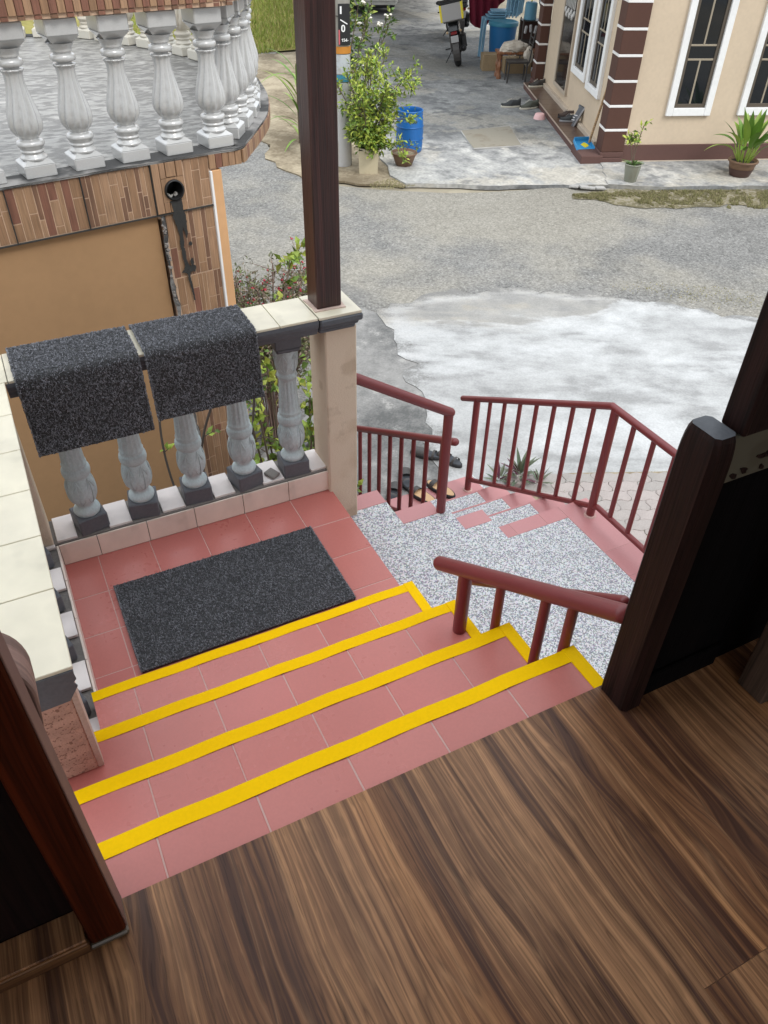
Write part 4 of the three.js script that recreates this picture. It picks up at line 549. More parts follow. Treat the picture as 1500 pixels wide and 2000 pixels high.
// ------------------------------------------------------------------ neighbour's building on the left (frame: s along its face, d away from us)
{ const th = -9.5 * Math.PI / 180, c = Math.cos(th), s = Math.sin(th), O = [0.57, -3.5];
  // local x = s, local z = -d
  const NM = new THREE.Matrix4().set(c, 0, -s, O[0], 0, 1, 0, 0, s, 0, c, O[1], 0, 0, 0, 1), N = g => { g.applyMatrix4(NM); return g; };
  const np = (a, y, d) => v3(a, y, -d).applyMatrix4(NM), NB = (a0, a1, y0, y1, d0, d1, k = 0) => N(B(a0, a1, y0, y1, -d1, -d0, k));
  const r = rng(71);
  const t = thing('neighbour_building', 'orange plastered building with brown strip tiles and round drain pipe', 'building', [0.57, G, -3.5]);
  part(t, 'wall', NB(-3.2, 0.772, G, -0.082, 0.035, 0.20), MT.orange); part(t, 'rear_wall', NB(-3.2, 1.0, G, -0.3, 3.0, 3.2), MT.orange);
  part(t, 'column', [NB(0.795, 1.150, G, -0.10, 0.012, 0.36, 0.003), NB(-3.2, 0.772, -0.082, 0.15, 0.012, 0.3), (() => { const h = []; for (let k = 0; k < 28; k++) h.push([0.88 + 0.0545 * Math.cos(k / 28 * 6.2832), 0.042 + 0.0545 * Math.sin(k / 28 * 6.2832)]); const g = extr([[0.772, -0.0995], [1.150, -0.0995], [1.150, 0.15], [0.772, 0.15]], 0.30, 0, [h]); g.translate(0, 0, -0.312); return N(buv(g)); })()], MT.stripGrout);
  part(t, 'corner_plaster', [NB(1.112, 1.172, G, 0.104, 0.0, 0.40, 0.004)], MT.orangePale);
  part(t, 'corner_trim', [NB(1.101, 1.114, G, 0.103, -0.006, 0.02, 0.002)], MT.white);
  // strip tiles: columns of narrow upright strips inside large tiles
  const strips = (a0, a1, y0, y1, seed, skip) => { const q = rng(seed); let a = a0; while (a < a1 - 0.012) { let w = [0.046, 0.042, 0.048, 0.026, 0.044, 0.028][Math.floor(q() * 6)]; if (a + w > a1 - 0.014) w = a1 - a; let y = y1; const cut = q(); const segs = cut < 0.25 ? [1] : cut < 0.75 ? (x => [x, 1 - x])(0.18 + 0.64 * q()) : (x => [x, 0.98 - x - 0.14, 0.16])(0.3 + 0.3 * q());
      for (const f of segs) { const h = f * (y1 - y0); if (h > 0.02) { const thin = w < 0.03; const m = MT.strip[thin ? (q() < 0.6 ? 4 : Math.floor(q() * 3)) : q() < 0.13 ? 3 : Math.floor(q() * 3)]; if (!skip || !skip(a + w / 2, y - h / 2, h)) part(t, 'tile_strip', NB(a + 0.0026, a + w - 0.0026, y - h + 0.0026, y - 0.0026, 0.0098 - 0.0008 * q(), 0.016, 0.0006), m); } y -= h; } a += w; } };
  const hole = (a, y, h) => Math.abs(a - 0.878) < 0.07 && Math.abs(y - 0.045) < h / 2 + 0.06;
  for (let k = -5; k < 2; k++) strips(k * 0.372 + 0.022, k * 0.372 + 0.392, -0.074, 0.186, 80 + k);
  strips(0.766, 1.100, -0.074, 0.186, 91, hole);
  // strips round the pipe, cut short
  { const h = []; for (let k = 0; k < 28; k++) h.push([0.88 + 0.0555 * Math.cos(k / 28 * 6.2832), 0.042 + 0.0555 * Math.sin(k / 28 * 6.2832)]); const g = extr([[0.8135, -0.0165], [0.9435, -0.0165], [0.9435, 0.1065], [0.8135, 0.1065]], 0.012, 0, [h]); g.translate(0, 0, -0.012); part(t, 'tile_strip', N(buv(g)), MT.strip[0]); }
  for (const [a0, a1, y0, y1] of [[0.812, 0.845, 0.108, 0.186], [0.847, 0.905, 0.112, 0.186], [0.907, 0.945, 0.108, 0.186], [0.768, 0.812, -0.072, 0.186], [0.812, 0.845, -0.072, -0.018], [0.847, 0.905, -0.072, -0.024], [0.907, 0.945, -0.072, -0.018]]) part(t, 'tile_strip', NB(a0 + 0.0015, a1 - 0.0015, y0, y1, -0.001, 0.016, 0.0012), MT.strip[Math.floor(r() * 3)]);
  let y = -0.078; for (let k = 0; k < 6; k++) { const h = 0.372; strips(0.808 + 0.01 * Math.sin(k * 2), 1.100, y - h, y - 0.002, 100 + k); y -= h; }
  // large tile joints
  const j = []; for (let k = -5; k < 3; k++) j.push(NB(k * 0.372 + 0.0195, k * 0.372 + 0.0225, -0.076, 0.188, -0.003, 0.016)); j.push(NB(-3.2, 1.1, -0.081, -0.0765, -0.0025, 0.016)); part(t, 'dark_joint', j, MT.mould);
  part(t, 'overhang_band', [NB(1.100, 1.306, 0.112, 0.188, 0.012, 0.3)], MT.stripGrout);
  for (let k = 0; k < 5; k++) part(t, 'tile_strip', NB(1.104 + k * 0.040, 1.141 + k * 0.040, 0.114, 0.187, -0.002, 0.016, 0.0012), MT.strip[[0, 3, 1, 2, 0][k]]);
  // drain pipe through the band
  { const pr = [[0.0475, 0.0], [0.055, 0.0], [0.055, 0.25], [0.0475, 0.25]].map(p => [p[0], p[1] - 0.012]); const g = lathe([...pr, pr[0]], 28); g.rotateX(-Math.PI / 2); g.translate(0.880, 0.042, 0); part(t, 'drain_pipe', N(g), MT.black);
    const b = ni(new THREE.CircleGeometry(0.05, 24)); b.translate(0.88, 0.042, -0.12); part(t, 'pipe_back', N(b), MT.black);
    const sl = []; for (let k = 0; k < 12; k++) { const a = rr(-1, 1, r); sl.push(X(cbox(rr(.004, .01, r), rr(.003, .007, r), rr(.004, .01, r), 0.002), { rz: r() * 3, p: [0.88 + 0.036 * a, 0.042 - 0.043 * Math.cos(a * 0.9) + 0.004 * r(), -rr(0.01, 0.06, r)] })); } part(t, 'silt', sl.map(N), MT.cement); }
  // black mould running from the pipe
  { const pts = [[0.846, -0.012], [0.915, -0.010], [0.913, -0.075], [0.925, -0.10], [0.922, -0.16], [0.918, -0.21], [0.908, -0.23], [0.905, -0.19], [0.897, -0.16], [0.890, -0.21], [0.888, -0.26], [0.892, -0.30], [0.890, -0.345], [0.903, -0.385], [0.915, -0.39], [0.912, -0.355], [0.922, -0.345], [0.932, -0.352], [0.928, -0.385], [0.942, -0.395], [0.938, -0.415], [0.928, -0.432], [0.920, -0.420], [0.905, -0.425], [0.898, -0.45], [0.905, -0.52], [0.908, -0.60], [0.900, -0.60], [0.890, -0.50], [0.882, -0.43], [0.865, -0.42], [0.848, -0.418], [0.868, -0.405], [0.876, -0.38], [0.868, -0.32], [0.866, -0.26], [0.870, -0.20], [0.858, -0.14], [0.846, -0.095], [0.858, -0.07]];
    const rg = rag(pts, 0.0035, 0.008, 33); const g = extr(rg, 0.0012); g.translate(0, 0, 0.0032); part(t, 'mould_streak', N(buv(g)), MT.mould);
    const o = []; for (let k = 0; k < 9; k++) { const a = k / 9 * 6.283; o.push([0.928 + 0.010 * Math.cos(a) * (1 + .3 * r()), -0.262 + 0.010 * Math.sin(a) * (1 + .3 * r())]); } const g2 = extr(o, 0.001); g2.translate(0, 0, 0.003); part(t, 'mould_spot', N(buv(g2)), MT.mould); }
  // split edge of the column: broken mortar in a dark crack
  { const ed = []; for (let k = 0; k <= 60; k++) { const yy = -0.085 - k * 0.035; ed.push([yy, 0.774 + 0.006 * Math.sin(k * 0.9) + rr(-.004, .004, r), 0.806 + 0.012 * Math.sin(k * 0.45 + 1) + rr(-.006, .006, r)]); }
    const P = [], P2 = []; for (let k = 0; k < 60; k++) { const [ya, l1, r1] = ed[k], [yb, l2, r2] = ed[k + 1]; const wide = k < 7 ? 0.5 + k * 0.02 : 0.68;
      const A = [l1 + 0.004, ya, -0.002 + rr(-.006, .004, r)], Bq = [mix(l1, r1, wide), ya, 0.004 + rr(-.004, .006, r)], Cq = [mix(l2, r2, wide), yb, 0.004 + rr(-.004, .006, r)], D = [l2 + 0.004, yb, -0.002 + rr(-.006, .004, r)]; P.push(...A, ...D, ...Cq, ...A, ...Cq, ...Bq);
      const E1 = [r1 + 0.002, ya, -0.025], F1 = [r2 + 0.002, yb, -0.025]; P2.push(...Bq, ...Cq, ...F1, ...Bq, ...F1, ...E1); }
    part(t, 'broken_mortar', N(buv(fromTris(P))), MT.slabDark); part(t, 'crack', N(buv(fromTris(P2))), MT.mould);
    const bits = []; for (let k = 0; k < 26; k++) { const q = r() * r(); const yy = -0.1 - q * 0.9; bits.push(N(X(cbox(rr(.003, .009, r), rr(.004, .012, r), rr(.003, .008, r), 0.002), { rz: r() * 3, ry: r() * 3, p: [0.786 + rr(-.006, .008, r), yy, 0.004] }))); } part(t, 'rubble', bits, MT.mortar); }
  // terrace slab with a curved end
  const curve = new THREE.CatmullRomCurve3([[-2.6, 0], [0.4, 0], [1.12, 0], [1.302, 0.0], [1.40, 0.10], [1.77, 0.54], [1.91, 0.76], [2.05, 1.02], [2.17, 1.31], [2.27, 1.60], [2.335, 2.05], [2.31, 2.55], [2.21, 3.0], [2.02, 3.45], [1.84, 3.85], [1.46, 4.12], [0.8, 4.28], [-2.6, 4.3]].map(p => v3(p[0], 0, p[1])), false, 'centripetal');
  const edge = curve.getPoints(120).map(p => [p.x, p.z]);
  const toW = p => { const q = np(p[0], 0, p[1]); return [q.x, q.z]; };
  part(t, 'terrace_floor', sheet(edge.map(toW), 0.196, 0.004), MT.terrace);
  part(t, 'slab', sheet(edge.map((p, i) => { const a = edge[Math.max(0, i - 1)], b = edge[Math.min(edge.length - 1, i + 1)], L = Math.hypot(b[0] - a[0], b[1] - a[1]); return [p[0] - (b[1] - a[1]) / L * 0.013, p[1] + (b[0] - a[0]) / L * 0.013]; }).map(toW), 0.1915, 0.078), MT.stripGrout);
  // dark weathered lip and upright tile strips round the curved edge
  { const lip = [], P = [];
    for (let i = 0; i < edge.length - 1; i++) { const a = edge[i], b = edge[i + 1], L = Math.hypot(b[0] - a[0], b[1] - a[1]); if (L < 1e-4) continue; const nx = -(b[1] - a[1]) / L, nz = (b[0] - a[0]) / L; const wI = 0.16; const q = (p, y) => { const w = np(p[0], y, p[1]); return [w.x, w.y, w.z]; };
      const ai = [a[0] + nx * wI, a[1] + nz * wI], bi = [b[0] + nx * wI, b[1] + nz * wI]; P.push(...q(a, 0.1995), ...q(b, 0.1995), ...q(bi, 0.1995), ...q(a, 0.1995), ...q(bi, 0.1995), ...q(ai, 0.1995)); P.push(...q(a, 0.1995), ...q(b, 0.1995), ...q(b, 0.188), ...q(a, 0.1995), ...q(b, 0.188), ...q(a, 0.188)); }
    part(t, 'terrace_lip', buv(fromTris(P)), MT.slabDark);
    let s0 = 0; const tot = curve.getLength(); const u0 = 3.915 / tot; for (let k = 0; k < 56; k++) { const a = curve.getPointAt(Math.min(1, u0 + k * 0.045 / tot)), b = curve.getPointAt(Math.min(1, u0 + (k * 0.045 + 0.041) / tot)); const ang = Math.atan2(b.z - a.z, b.x - a.x); const w = a.distanceTo(b); if (a.x < 1.3) continue;
      const g = cbox(w / 2, 0.035, 0.006, 0.0012); g.rotateY(ang); g.translate((a.x + b.x) / 2, 0.150, -(a.z + b.z) / 2); part(t, 'tile_strip', N(g), MT.strip[[0, 1, 3, 2, 0, 4, 1][k % 7]]); } }
  // terrace balustrade
  const tb = thing('balustrade', 'glossy pale grey baluster railing round the neighbour terrace', 'balustrade', [0.57, 0.196, -3.5]);
  const shaft = turned([...spl([[0.062, 0.075], [0.066, 0.084], [0.058, 0.094], [0.052, 0.104], [0.060, 0.114], [0.055, 0.122], [0.060, 0.132], [0.068, 0.146], [0.062, 0.160], [0.046, 0.166]]), ...spl([[0.043, 0.170], [0.060, 0.190], [0.072, 0.225], [0.071, 0.26], [0.060, 0.31], [0.046, 0.37], [0.040, 0.42], [0.043, 0.45], [0.052, 0.464], [0.050, 0.468]]), ...spl([[0.036, 0.470], [0.038, 0.476], [0.056, 0.482], [0.060, 0.494], [0.055, 0.506], [0.040, 0.512]]), ...spl([[0.042, 0.516], [0.048, 0.520], [0.050, 0.530], [0.058, 0.545], [0.066, 0.556]])], 64, (a, y, rd) => {
    if (y > 0.17 && y < 0.469) { const tw = a + (y - 0.17) * 1.7; const am = 0.24 * sst(0.170, 0.215, y) * (1 - 0.35 * sst(0.35, 0.44, y)); return rd * (1 - am * 0.5 + am * Math.pow(Math.abs(Math.cos(tw * 5)), 0.8)) ; } return rd; });
  const foot = mergeGeometries([cbox(0.076, 0.030, 0.076, 0.005).translate(0, 0.030, 0), (() => { const g = ni(new THREE.CylinderGeometry(0.062, 0.107, 0.022, 4)); g.rotateY(Math.PI / 4); g.translate(0, 0.071, 0); return buv(flat(g)); })()]);
  const head = mergeGeometries([cbox(0.076, 0.036, 0.076, 0.005).translate(0, 0.624, 0), (() => { const g = ni(new THREE.CylinderGeometry(0.107, 0.064, 0.034, 4)); g.rotateY(Math.PI / 4); g.translate(0, 0.571, 0); return buv(flat(g)); })()]);
  const bal = (a, d, ang, m) => { const q = new THREE.Quaternion().setFromAxisAngle(v3(0, 1, 0), ang), p = np(a, 0.199, d); const sh = piece(tb, 'baluster', shaft, m, [p.x, p.y, p.z], q); for (const [n, g] of [['foot', foot], ['head', head]]) { const o = new THREE.Mesh(g, m); o.name = n; o.castShadow = o.receiveShadow = true; sh.add(o); } };
  for (let k = -5; k < 5; k++) bal(0.230 + 0.2455 * k, 0.120, -th, MT.glazed);
  const tot = curve.getLength(), st = 4.13 / tot;
  for (let k = 0; k < 34; k++) { const uu = st + k * 0.245 / tot; if (uu > 0.93) break; const p = curve.getPointAt(uu), tg = curve.getTangentAt(uu); const nx = -tg.z, nz = tg.x; if (k === 0 && p.x < 1.33) continue; bal(p.x + nx * 0.125, p.z + nz * 0.125, -th + Math.atan2(tg.z, tg.x), k > 9 ? MT.glazedFar : MT.glazed); }
  const rl = []; const pp = curve.getPoints(160); const inn = pp.map((p, i) => { const tg = curve.getTangent(i / 160); return [p.x - tg.z * 0.12, p.z + tg.x * 0.12]; });
  for (let i = 0; i < inn.length - 1; i++) { const a = inn[i], b = inn[i + 1], L = Math.hypot(b[0] - a[0], b[1] - a[1]); const g = B(-L / 2 - 0.004, L / 2 + 0.004, 0.862, 1.06, -0.10, 0.10); g.rotateY(Math.atan2(b[1] - a[1], b[0] - a[0])); g.translate((a[0] + b[0]) / 2, 0, -(a[1] + b[1]) / 2); rl.push(N(g)); }
  part(tb, 'top_rail', rl, MT.stripGrout);
  for (let k = 0; k < 46; k++) { const a0 = -0.30 + k * 0.0365; part(tb, 'tile_strip', NB(a0 + 0.0015, a0 + 0.035, 0.882, 1.055, 0.008, 0.022, 0.0012), k % 2 ? MT.strip[k % 3] : MT.strip[3]); if (k % 2 === 0) part(tb, 'tile_strip', NB(a0 + 0.002, a0 + 0.034, 0.863, 0.878, 0.010, 0.022, 0.001), MT.strip[k % 4 === 0 ? 4 : 3]); }
  // carved brown wooden bracket peeping in at the top left
  { const tt = thing('carved_bracket', 'brown scroll-cut wooden bracket at the upper left edge', 'bracket', [0.60, 0.95, -2.2]);
    const o = [[0, 0.2], [0.07, 0.2], [0.075, 0.12], [0.088, 0.10], [0.092, 0.07], [0.080, 0.055], [0.066, 0.05], [0.078, 0.03], [0.090, 0.01], [0.088, -0.02], [0.070, -0.035], [0.04, -0.03], [0.02, -0.06], [0, -0.07]]; const g = extr(o, 0.02, 0.002); g.translate(0.572 - 0.075, 0.745 - 0.03, -2.55); part(tt, 'bracket', buv(g), MT.orangeWood); }
}
// ------------------------------------------------------------------ cream house across the road
const house = thing('house', 'cream plastered house with brown quoined corner and white window surrounds', 'house', hp(0, G, 0));
{ const t = house, CU = 9, TOP = 1.7;
  part(t, 'wall', HB(0.345, CU, G, TOP, 0.05, 0.25), MT.cream); part(t, 'side_wall', HB(0.075, 0.28, G, TOP, 0.30, 5.2), MT.cream);
  part(t, 'side_ledge', [HB(0.0, 0.08, G, -2.03, 0.5, 5.2, 0.006)], MT.creamDull);
  part(t, 'plinth', [HB(0.33, CU, G, -1.968, 0.015, 0.06, 0.004)], MT.plinth);
  part(t, 'plinth_foot', [HB(0.33, CU, G, -2.198, -0.05, 0.016, 0.006)], MT.creamDull);
  const q = (u0, u1, w0, w1) => { part(t, 'quoin_core', HB(u0, u1, G, TOP, w0, w1), MT.brown); let y = -2.075; for (let k = 0; k < 11; k++) { part(t, 'quoin_block', HB(u0 - 0.012, u1 + 0.004, y + 0.018, y + 0.322, w0 - 0.012, w1, 0.006), MT.brown); if (k) part(t, 'quoin_line', HB(u0 - 0.016, u1 + 0.006, y - 0.018, y + 0.0175, w0 - 0.017, w1 + 0.002, 0.003), MT.lineWhite); y += 0.340; }
    for (const [o, a, b] of [[0.03, -2.135, -2.060], [0.055, -2.20, -2.137]]) part(t, 'quoin_base', HB(u0 - o, u1 + 0.002, a, b, w0 - o, w1 + 0.001, 0.006), MT.plinth); };
  q(0.0, 0.35, 0.0, 0.34); q(-0.10, 0.07, 5.25, 5.6);
  part(t, 'side_base', [HB(-0.335, 0.02, G, -2.10, -0.06, 0.64, 0.008)], MT.plinth);
  const win = (face, a0, a1, y0, aw, fr) => {   // white surround, bronze frame, bars and panes; face 0 = front, 1 = side
    const bx = face ? (a, b, ya, yb, p, q2, k) => HB(0.075 - q2, 0.075 - p, ya, yb, a, b, k) : (a, b, ya, yb, p, q2, k) => HB(a, b, ya, yb, 0.05 - q2, 0.05 - p, k);
    const y1 = 1.0, f = part(t, 'window', [bx(a0, a0 + aw, y0 + 0.0, y1, -0.02, 0.055, 0.006), bx(a1 - aw, a1, y0, y1, -0.02, 0.055, 0.006), bx(a0 + aw + 0.001, a1 - aw - 0.001, y0, y0 + 0.11, -0.02, 0.054, 0.006)], MT.white);
    const i0 = a0 + aw, i1 = a1 - aw, yb = y0 + 0.11, w = fr; part(f, 'frame', [bx(i0, i0 + w, yb, y1, -0.03, 0.018, 0.003), bx(i1 - w, i1, yb, y1, -0.03, 0.018, 0.003), bx(i0 + w, i1 - w, yb, yb + w, -0.03, 0.017, 0.003)], MT.bronze);
    const c = (i0 + i1) / 2, m = 0.014; part(f, 'glazing_bar', [bx(c - m, c + m, yb + w, -0.775, -0.01, 0.012, 0.003), bx(c - m, c + m, -0.585, y1, -0.01, 0.012, 0.003), bx(i0 + w, i1 - w, -0.79, -0.762, -0.01, 0.010, 0.003), bx(i0 + w, i1 - w, -0.602, -0.575, -0.01, 0.010, 0.003)], MT.bronzeBar);
    for (const [xa, xb, ya, yb2] of [[i0 + w, c - m, yb + w, -0.79], [c + m, i1 - w, yb + w, -0.79], [i0 + w, i1 - w, -0.762, -0.602], [i0 + w, c - m, -0.575, y1], [c + m, i1 - w, -0.575, y1]]) part(f, 'pane', bx(xa, xb, ya, yb2, 0.002, 0.006), MT.glass); };
  win(0, 0.93, 1.655, -1.545, 0.105, 0.055); win(0, 2.11, 2.83, -1.545, 0.105, 0.055); win(0, 4.6, 5.3, -1.545, 0.105, 0.055);
  win(1, 0.86, 1.72, -1.49, 0.13, 0.06); win(1, 1.84, 2.85, -1.44, 0.13, 0.06);
  // front door with grille
  { const d = part(t, 'door', [HB(0.03, 0.08, -1.86, 0.8, 3.06, 3.12, 0.004), HB(0.03, 0.08, -1.86, 0.8, 4.04, 4.10, 0.004), HB(0.03, 0.08, -1.90, -1.84, 3.06, 4.10, 0.004)], MT.creamDull);
    part(d, 'leaf', HB(0.05, 0.07, -1.84, 0.8, 3.12, 4.04), M(0.022, 0.016, 0.014, 0.08));
    const g = []; for (let k = 0; k < 7; k++) { const w = 3.25 + k * 0.11; g.push(tube([hp(0.035, -0.55, w), hp(0.035, 0.75, w)], 0.011, 6)); g.push(X(ni(new THREE.SphereGeometry(0.03, 8, 6)), { s: [1, 1.8, 1], p: hp(0.035, -0.62 - 0.06 * (k % 2), w) })); } part(d, 'grille', g, M(0.55, 0.54, 0.52, 0.4)); }
  // roof over everything
  part(t, 'roof', [HB(-0.9, CU + 0.5, 1.7, 1.85, -0.8, 9)], MT.roofWood);
}
{ const t = thing('bench_step', 'long brown tiled step along the side wall of the cream house', 'step', hp(-0.16, G, 3));
  part(t, 'body', [HB(-0.318, 0.0, G, -2.116, 0.648, 5.30)], MT.plinth);
  for (let k = 0; k < 12; k++) part(t, 'tile', HB(-0.322, 0.0, -2.116, -2.10, 0.645 + k * 0.388, 0.645 + (k + 1) * 0.388 - 0.004, 0.002), MT.brownTile ??= M(0.125, 0.075, 0.052, 0.28, { map: MT.pinkPlaster.map }));
  part(t, 'edge_trim', [HB(-0.328, -0.3225, -2.125, -2.098, 0.642, 5.30), HB(-0.325, 0.0, -2.124, -2.0985, 0.639, 0.6445)], M(0.42, 0.33, 0.26, 0.5)); }
{ const t = thing('carport', 'carport roof on posts shading the far end of the driveway', 'carport', hp(-2.5, G, 11));
  part(t, 'roof', HB(-5.2, 0.1, 1.15, 1.22, 6.2, 20), MT.roofWood); for (const [u, w] of [[-5.0, 19.6], [-5.0, 13]]) part(t, 'post', HB(u, u + 0.12, G, 1.15, w, w + 0.12), MT.cement);
  part(t, 'rear_wall', HB(-5.2, 0.2, G, 1.15, 20, 20.2), MT.creamDull); }
// ------------------------------------------------------------------ plants
function foliage(r, n, at, L0, L1, wr, cols, fold = 0.25) { const pos = [], col = []; for (let i = 0; i < n; i++) { const q = at(r, i); if (!q) continue; const L = mix(L0, L1, r()), c = cols[Math.floor(r() * cols.length)], e = 0.75 + 0.5 * r(); const nr = rdir(r); nr.y = Math.abs(nr.y) + 0.5; leafTris(pos, col, q.p, q.d, nr.normalize(), L, L * wr, fold * (0.5 + r()), [c[0] * e, c[1] * e, c[2] * e]); } return fromTris(pos, col); }
function shrub(t, r, base, twigs, o) {        // twigs: list of [from, to] limbs; leaves clump along them
  const wood = [], sites = [];
  for (const tw of twigs) { const pts = tw.map(p => v3(base[0] + p[0], base[1] + p[1], base[2] + p[2])); wood.push(tube(pts, o.tw ?? 0.008, 5, false)); const c = new THREE.CatmullRomCurve3(pts); for (let k = 0; k < (o.sub ?? 7); k++) { const u = mix(o.u0 ?? 0.25, 1, (k + r()) / (o.sub ?? 7)), p = c.getPoint(u), d = rdir(r); d.y = d.y * 0.6 + 0.35; const e = p.clone().addScaledVector(d.normalize(), mix(o.s0 ?? 0.06, o.s1 ?? 0.22, r())); wood.push(taper(p.toArray(), e.toArray(), 0.0035, 0.0015, 4)); sites.push([p, e]); } sites.push([c.getPoint(0.85), c.getPoint(1)]); }
  part(t, 'stem', wood, o.bark ?? MT.bark);
  part(t, 'foliage', foliage(r, sites.length * o.per, (r2, i) => { const [a, b] = sites[i % sites.length], u = Math.pow(r2(), 0.6); const p = a.clone().lerp(b, u).add(rdir(r2).multiplyScalar((o.puff ?? 0.035) * r2())); const d = b.clone().sub(a).normalize().add(rdir(r2).multiplyScalar(0.9)); return { p, d }; }, o.L0, o.L1, o.w, o.cols), MT.leaf); return sites;
}
const GREENS = [[0.13, 0.22, 0.028], [0.19, 0.29, 0.036], [0.26, 0.35, 0.045], [0.09, 0.16, 0.024], [0.36, 0.41, 0.06]];
{ // tall shrub in the square planter
  const r = rng(201), b = [5.93, G + 0.02, -10.55], t = thing('potted_shrub', 'tall bushy green shrub in a square pale concrete planter', 'shrub', b);
  const pl = [-1, 1]; const g = ni(new THREE.CylinderGeometry(0.215, 0.195, 0.33, 4, 1)); g.rotateY(Math.PI / 4 - 0.42); g.translate(b[0], b[1] + 0.165, b[2]);
  const rim = []; for (let k = 0; k < 4; k++) { const a = k * Math.PI / 2 - 0.42; const x = X(cbox(0.158, 0.018, 0.012, 0.004), { ry: -a, p: [b[0] - 0.146 * Math.sin(a), b[1] + 0.335, b[2] + 0.146 * Math.cos(a)] }); rim.push(x); }
  part(t, 'planter', [buv(flat(g)), ...rim], MT.planter); const so = ni(new THREE.CylinderGeometry(0.20, 0.20, 0.02, 4)); so.rotateY(Math.PI / 4 - 0.42); so.translate(b[0], b[1] + 0.325, b[2]); part(t, 'soil', so, MT.soil);
  const tw = []; for (let k = 0; k < 15; k++) { const a = k * 2.4, h = 0.55 + 0.80 * r(), d = 0.14 + 0.40 * r(); tw.push([[0.04 * Math.cos(a), 0.3, 0.04 * Math.sin(a)], [d * 0.45 * Math.cos(a), 0.3 + h * 0.5, d * 0.45 * Math.sin(a)], [d * Math.cos(a), 0.3 + h, d * Math.sin(a)]]); }
  tw.push([[0, 0.3, 0], [-0.08, 0.95, 0.0], [-0.02, 1.62, 0.04]], [[0, 0.3, 0], [0.30, 1.0, 0.1], [0.56, 1.34, 0.2]], [[0, 0.3, 0], [0.22, 0.95, 0.1], [0.50, 1.25, 0.18], [0.62, 1.1, 0.2]], [[0, 0.3, 0], [0.25, 0.7, 0.12], [0.58, 0.75, 0.28]], [[0, 0.3, 0], [0.1, 0.34, 0.15], [0.26, 0.42, 0.3], [0.4, 0.3, 0.42]]);
  for (let k = 0; k < 9; k++) { const a = k * 0.7; tw.push([[0, 0.3, 0], [0.10 * Math.cos(a), 0.42, 0.10 * Math.sin(a)], [0.2 * Math.cos(a), 0.48, 0.2 * Math.sin(a)]]); }
  shrub(t, r, b, tw, { sub: 12, s0: 0.08, s1: 0.28, per: 17, L0: 0.04, L1: 0.10, w: 0.20, puff: 0.07, cols: [...GREENS, [0.40, 0.46, 0.06], [0.30, 0.40, 0.05]], tw: 0.007 }); }
{ // shrub between the far pole and the car, white flowers
  const r = rng(202), b = [6.9, G, -13.6], t = thing('flowering_shrub', 'dark shrub with white flowers hiding the parked car bumper', 'shrub', b);
  const tw = []; for (let k = 0; k < 13; k++) { const a = k * 2.4, h = 0.75 + 0.75 * r(), d = 0.15 + 0.5 * r(); tw.push([[0, 0, 0], [d * 0.6 * Math.cos(a), h * 0.6, d * 0.6 * Math.sin(a)], [d * Math.cos(a) + 0.22, h + 0.72, d * Math.sin(a)]]); }
  const s = shrub(t, r, b, tw, { sub: 8, s0: 0.08, s1: 0.25, per: 11, L0: 0.06, L1: 0.12, w: 0.26, puff: 0.06, u0: 0.55, cols: [[0.07, 0.14, 0.02], [0.12, 0.20, 0.03], [0.05, 0.10, 0.02], [0.22, 0.26, 0.04]] });
  const f = []; for (let k = 0; k < 26; k++) { const p = s[Math.floor(r() * s.length)][1]; for (let q = 0; q < 4; q++) f.push(X(ni(new THREE.SphereGeometry(0.030, 6, 5)), { s: [1, 0.6, 1], p: [p.x + (r() - .5) * 0.09, p.y + 0.03 + (r() - .5) * 0.06, p.z + 0.05 + (r() - .5) * 0.09] })); } part(t, 'blossom', f, M(0.78, 0.74, 0.66, 0.8)); }
{ // red-flowered twiggy bush behind the balustrade
  const r = rng(203), b = [2.14, G, -4.4], t = thing('flower_bush', 'twiggy bush with tiny red flowers behind the balustrade cap', 'bush', b);
  const tw = []; for (let k = 0; k < 60; k++) { const a = k * 2.4, h = 0.85 + 0.52 * r(), d = 0.05 + 0.42 * Math.sqrt(r()); tw.push([[0.1 * Math.cos(a), 0, 0.1 * Math.sin(a)], [d * 0.5 * Math.cos(a), h * 0.6, d * 0.5 * Math.sin(a) * 0.8], [d * Math.cos(a), h, d * Math.sin(a) * 0.8]]); }
  const s = shrub(t, r, b, tw, { sub: 16, s0: 0.05, s1: 0.20, per: 15, L0: 0.018, L1: 0.045, w: 0.2, puff: 0.07, u0: 0.5, cols: [[0.10, 0.13, 0.05], [0.16, 0.17, 0.08], [0.25, 0.20, 0.14], [0.30, 0.23, 0.18], [0.13, 0.17, 0.05]], bark: M(0.24, 0.17, 0.14, 0.9), tw: 0.006 });
  const f = []; for (let k = 0; k < 260; k++) { const p = s[Math.floor(r() * s.length)][1]; if (p.y < G + 0.95) continue; for (let q = 0; q < 3; q++) f.push(X(ni(new THREE.SphereGeometry(0.007, 5, 4)), { s: [1, 0.7, 1], p: [p.x + (r() - .5) * 0.024, p.y + 0.01 + (r() - .5) * 0.02, p.z + (r() - .5) * 0.024] })); } part(t, 'blossom', f, M(0.50, 0.03, 0.07, 0.6)); }
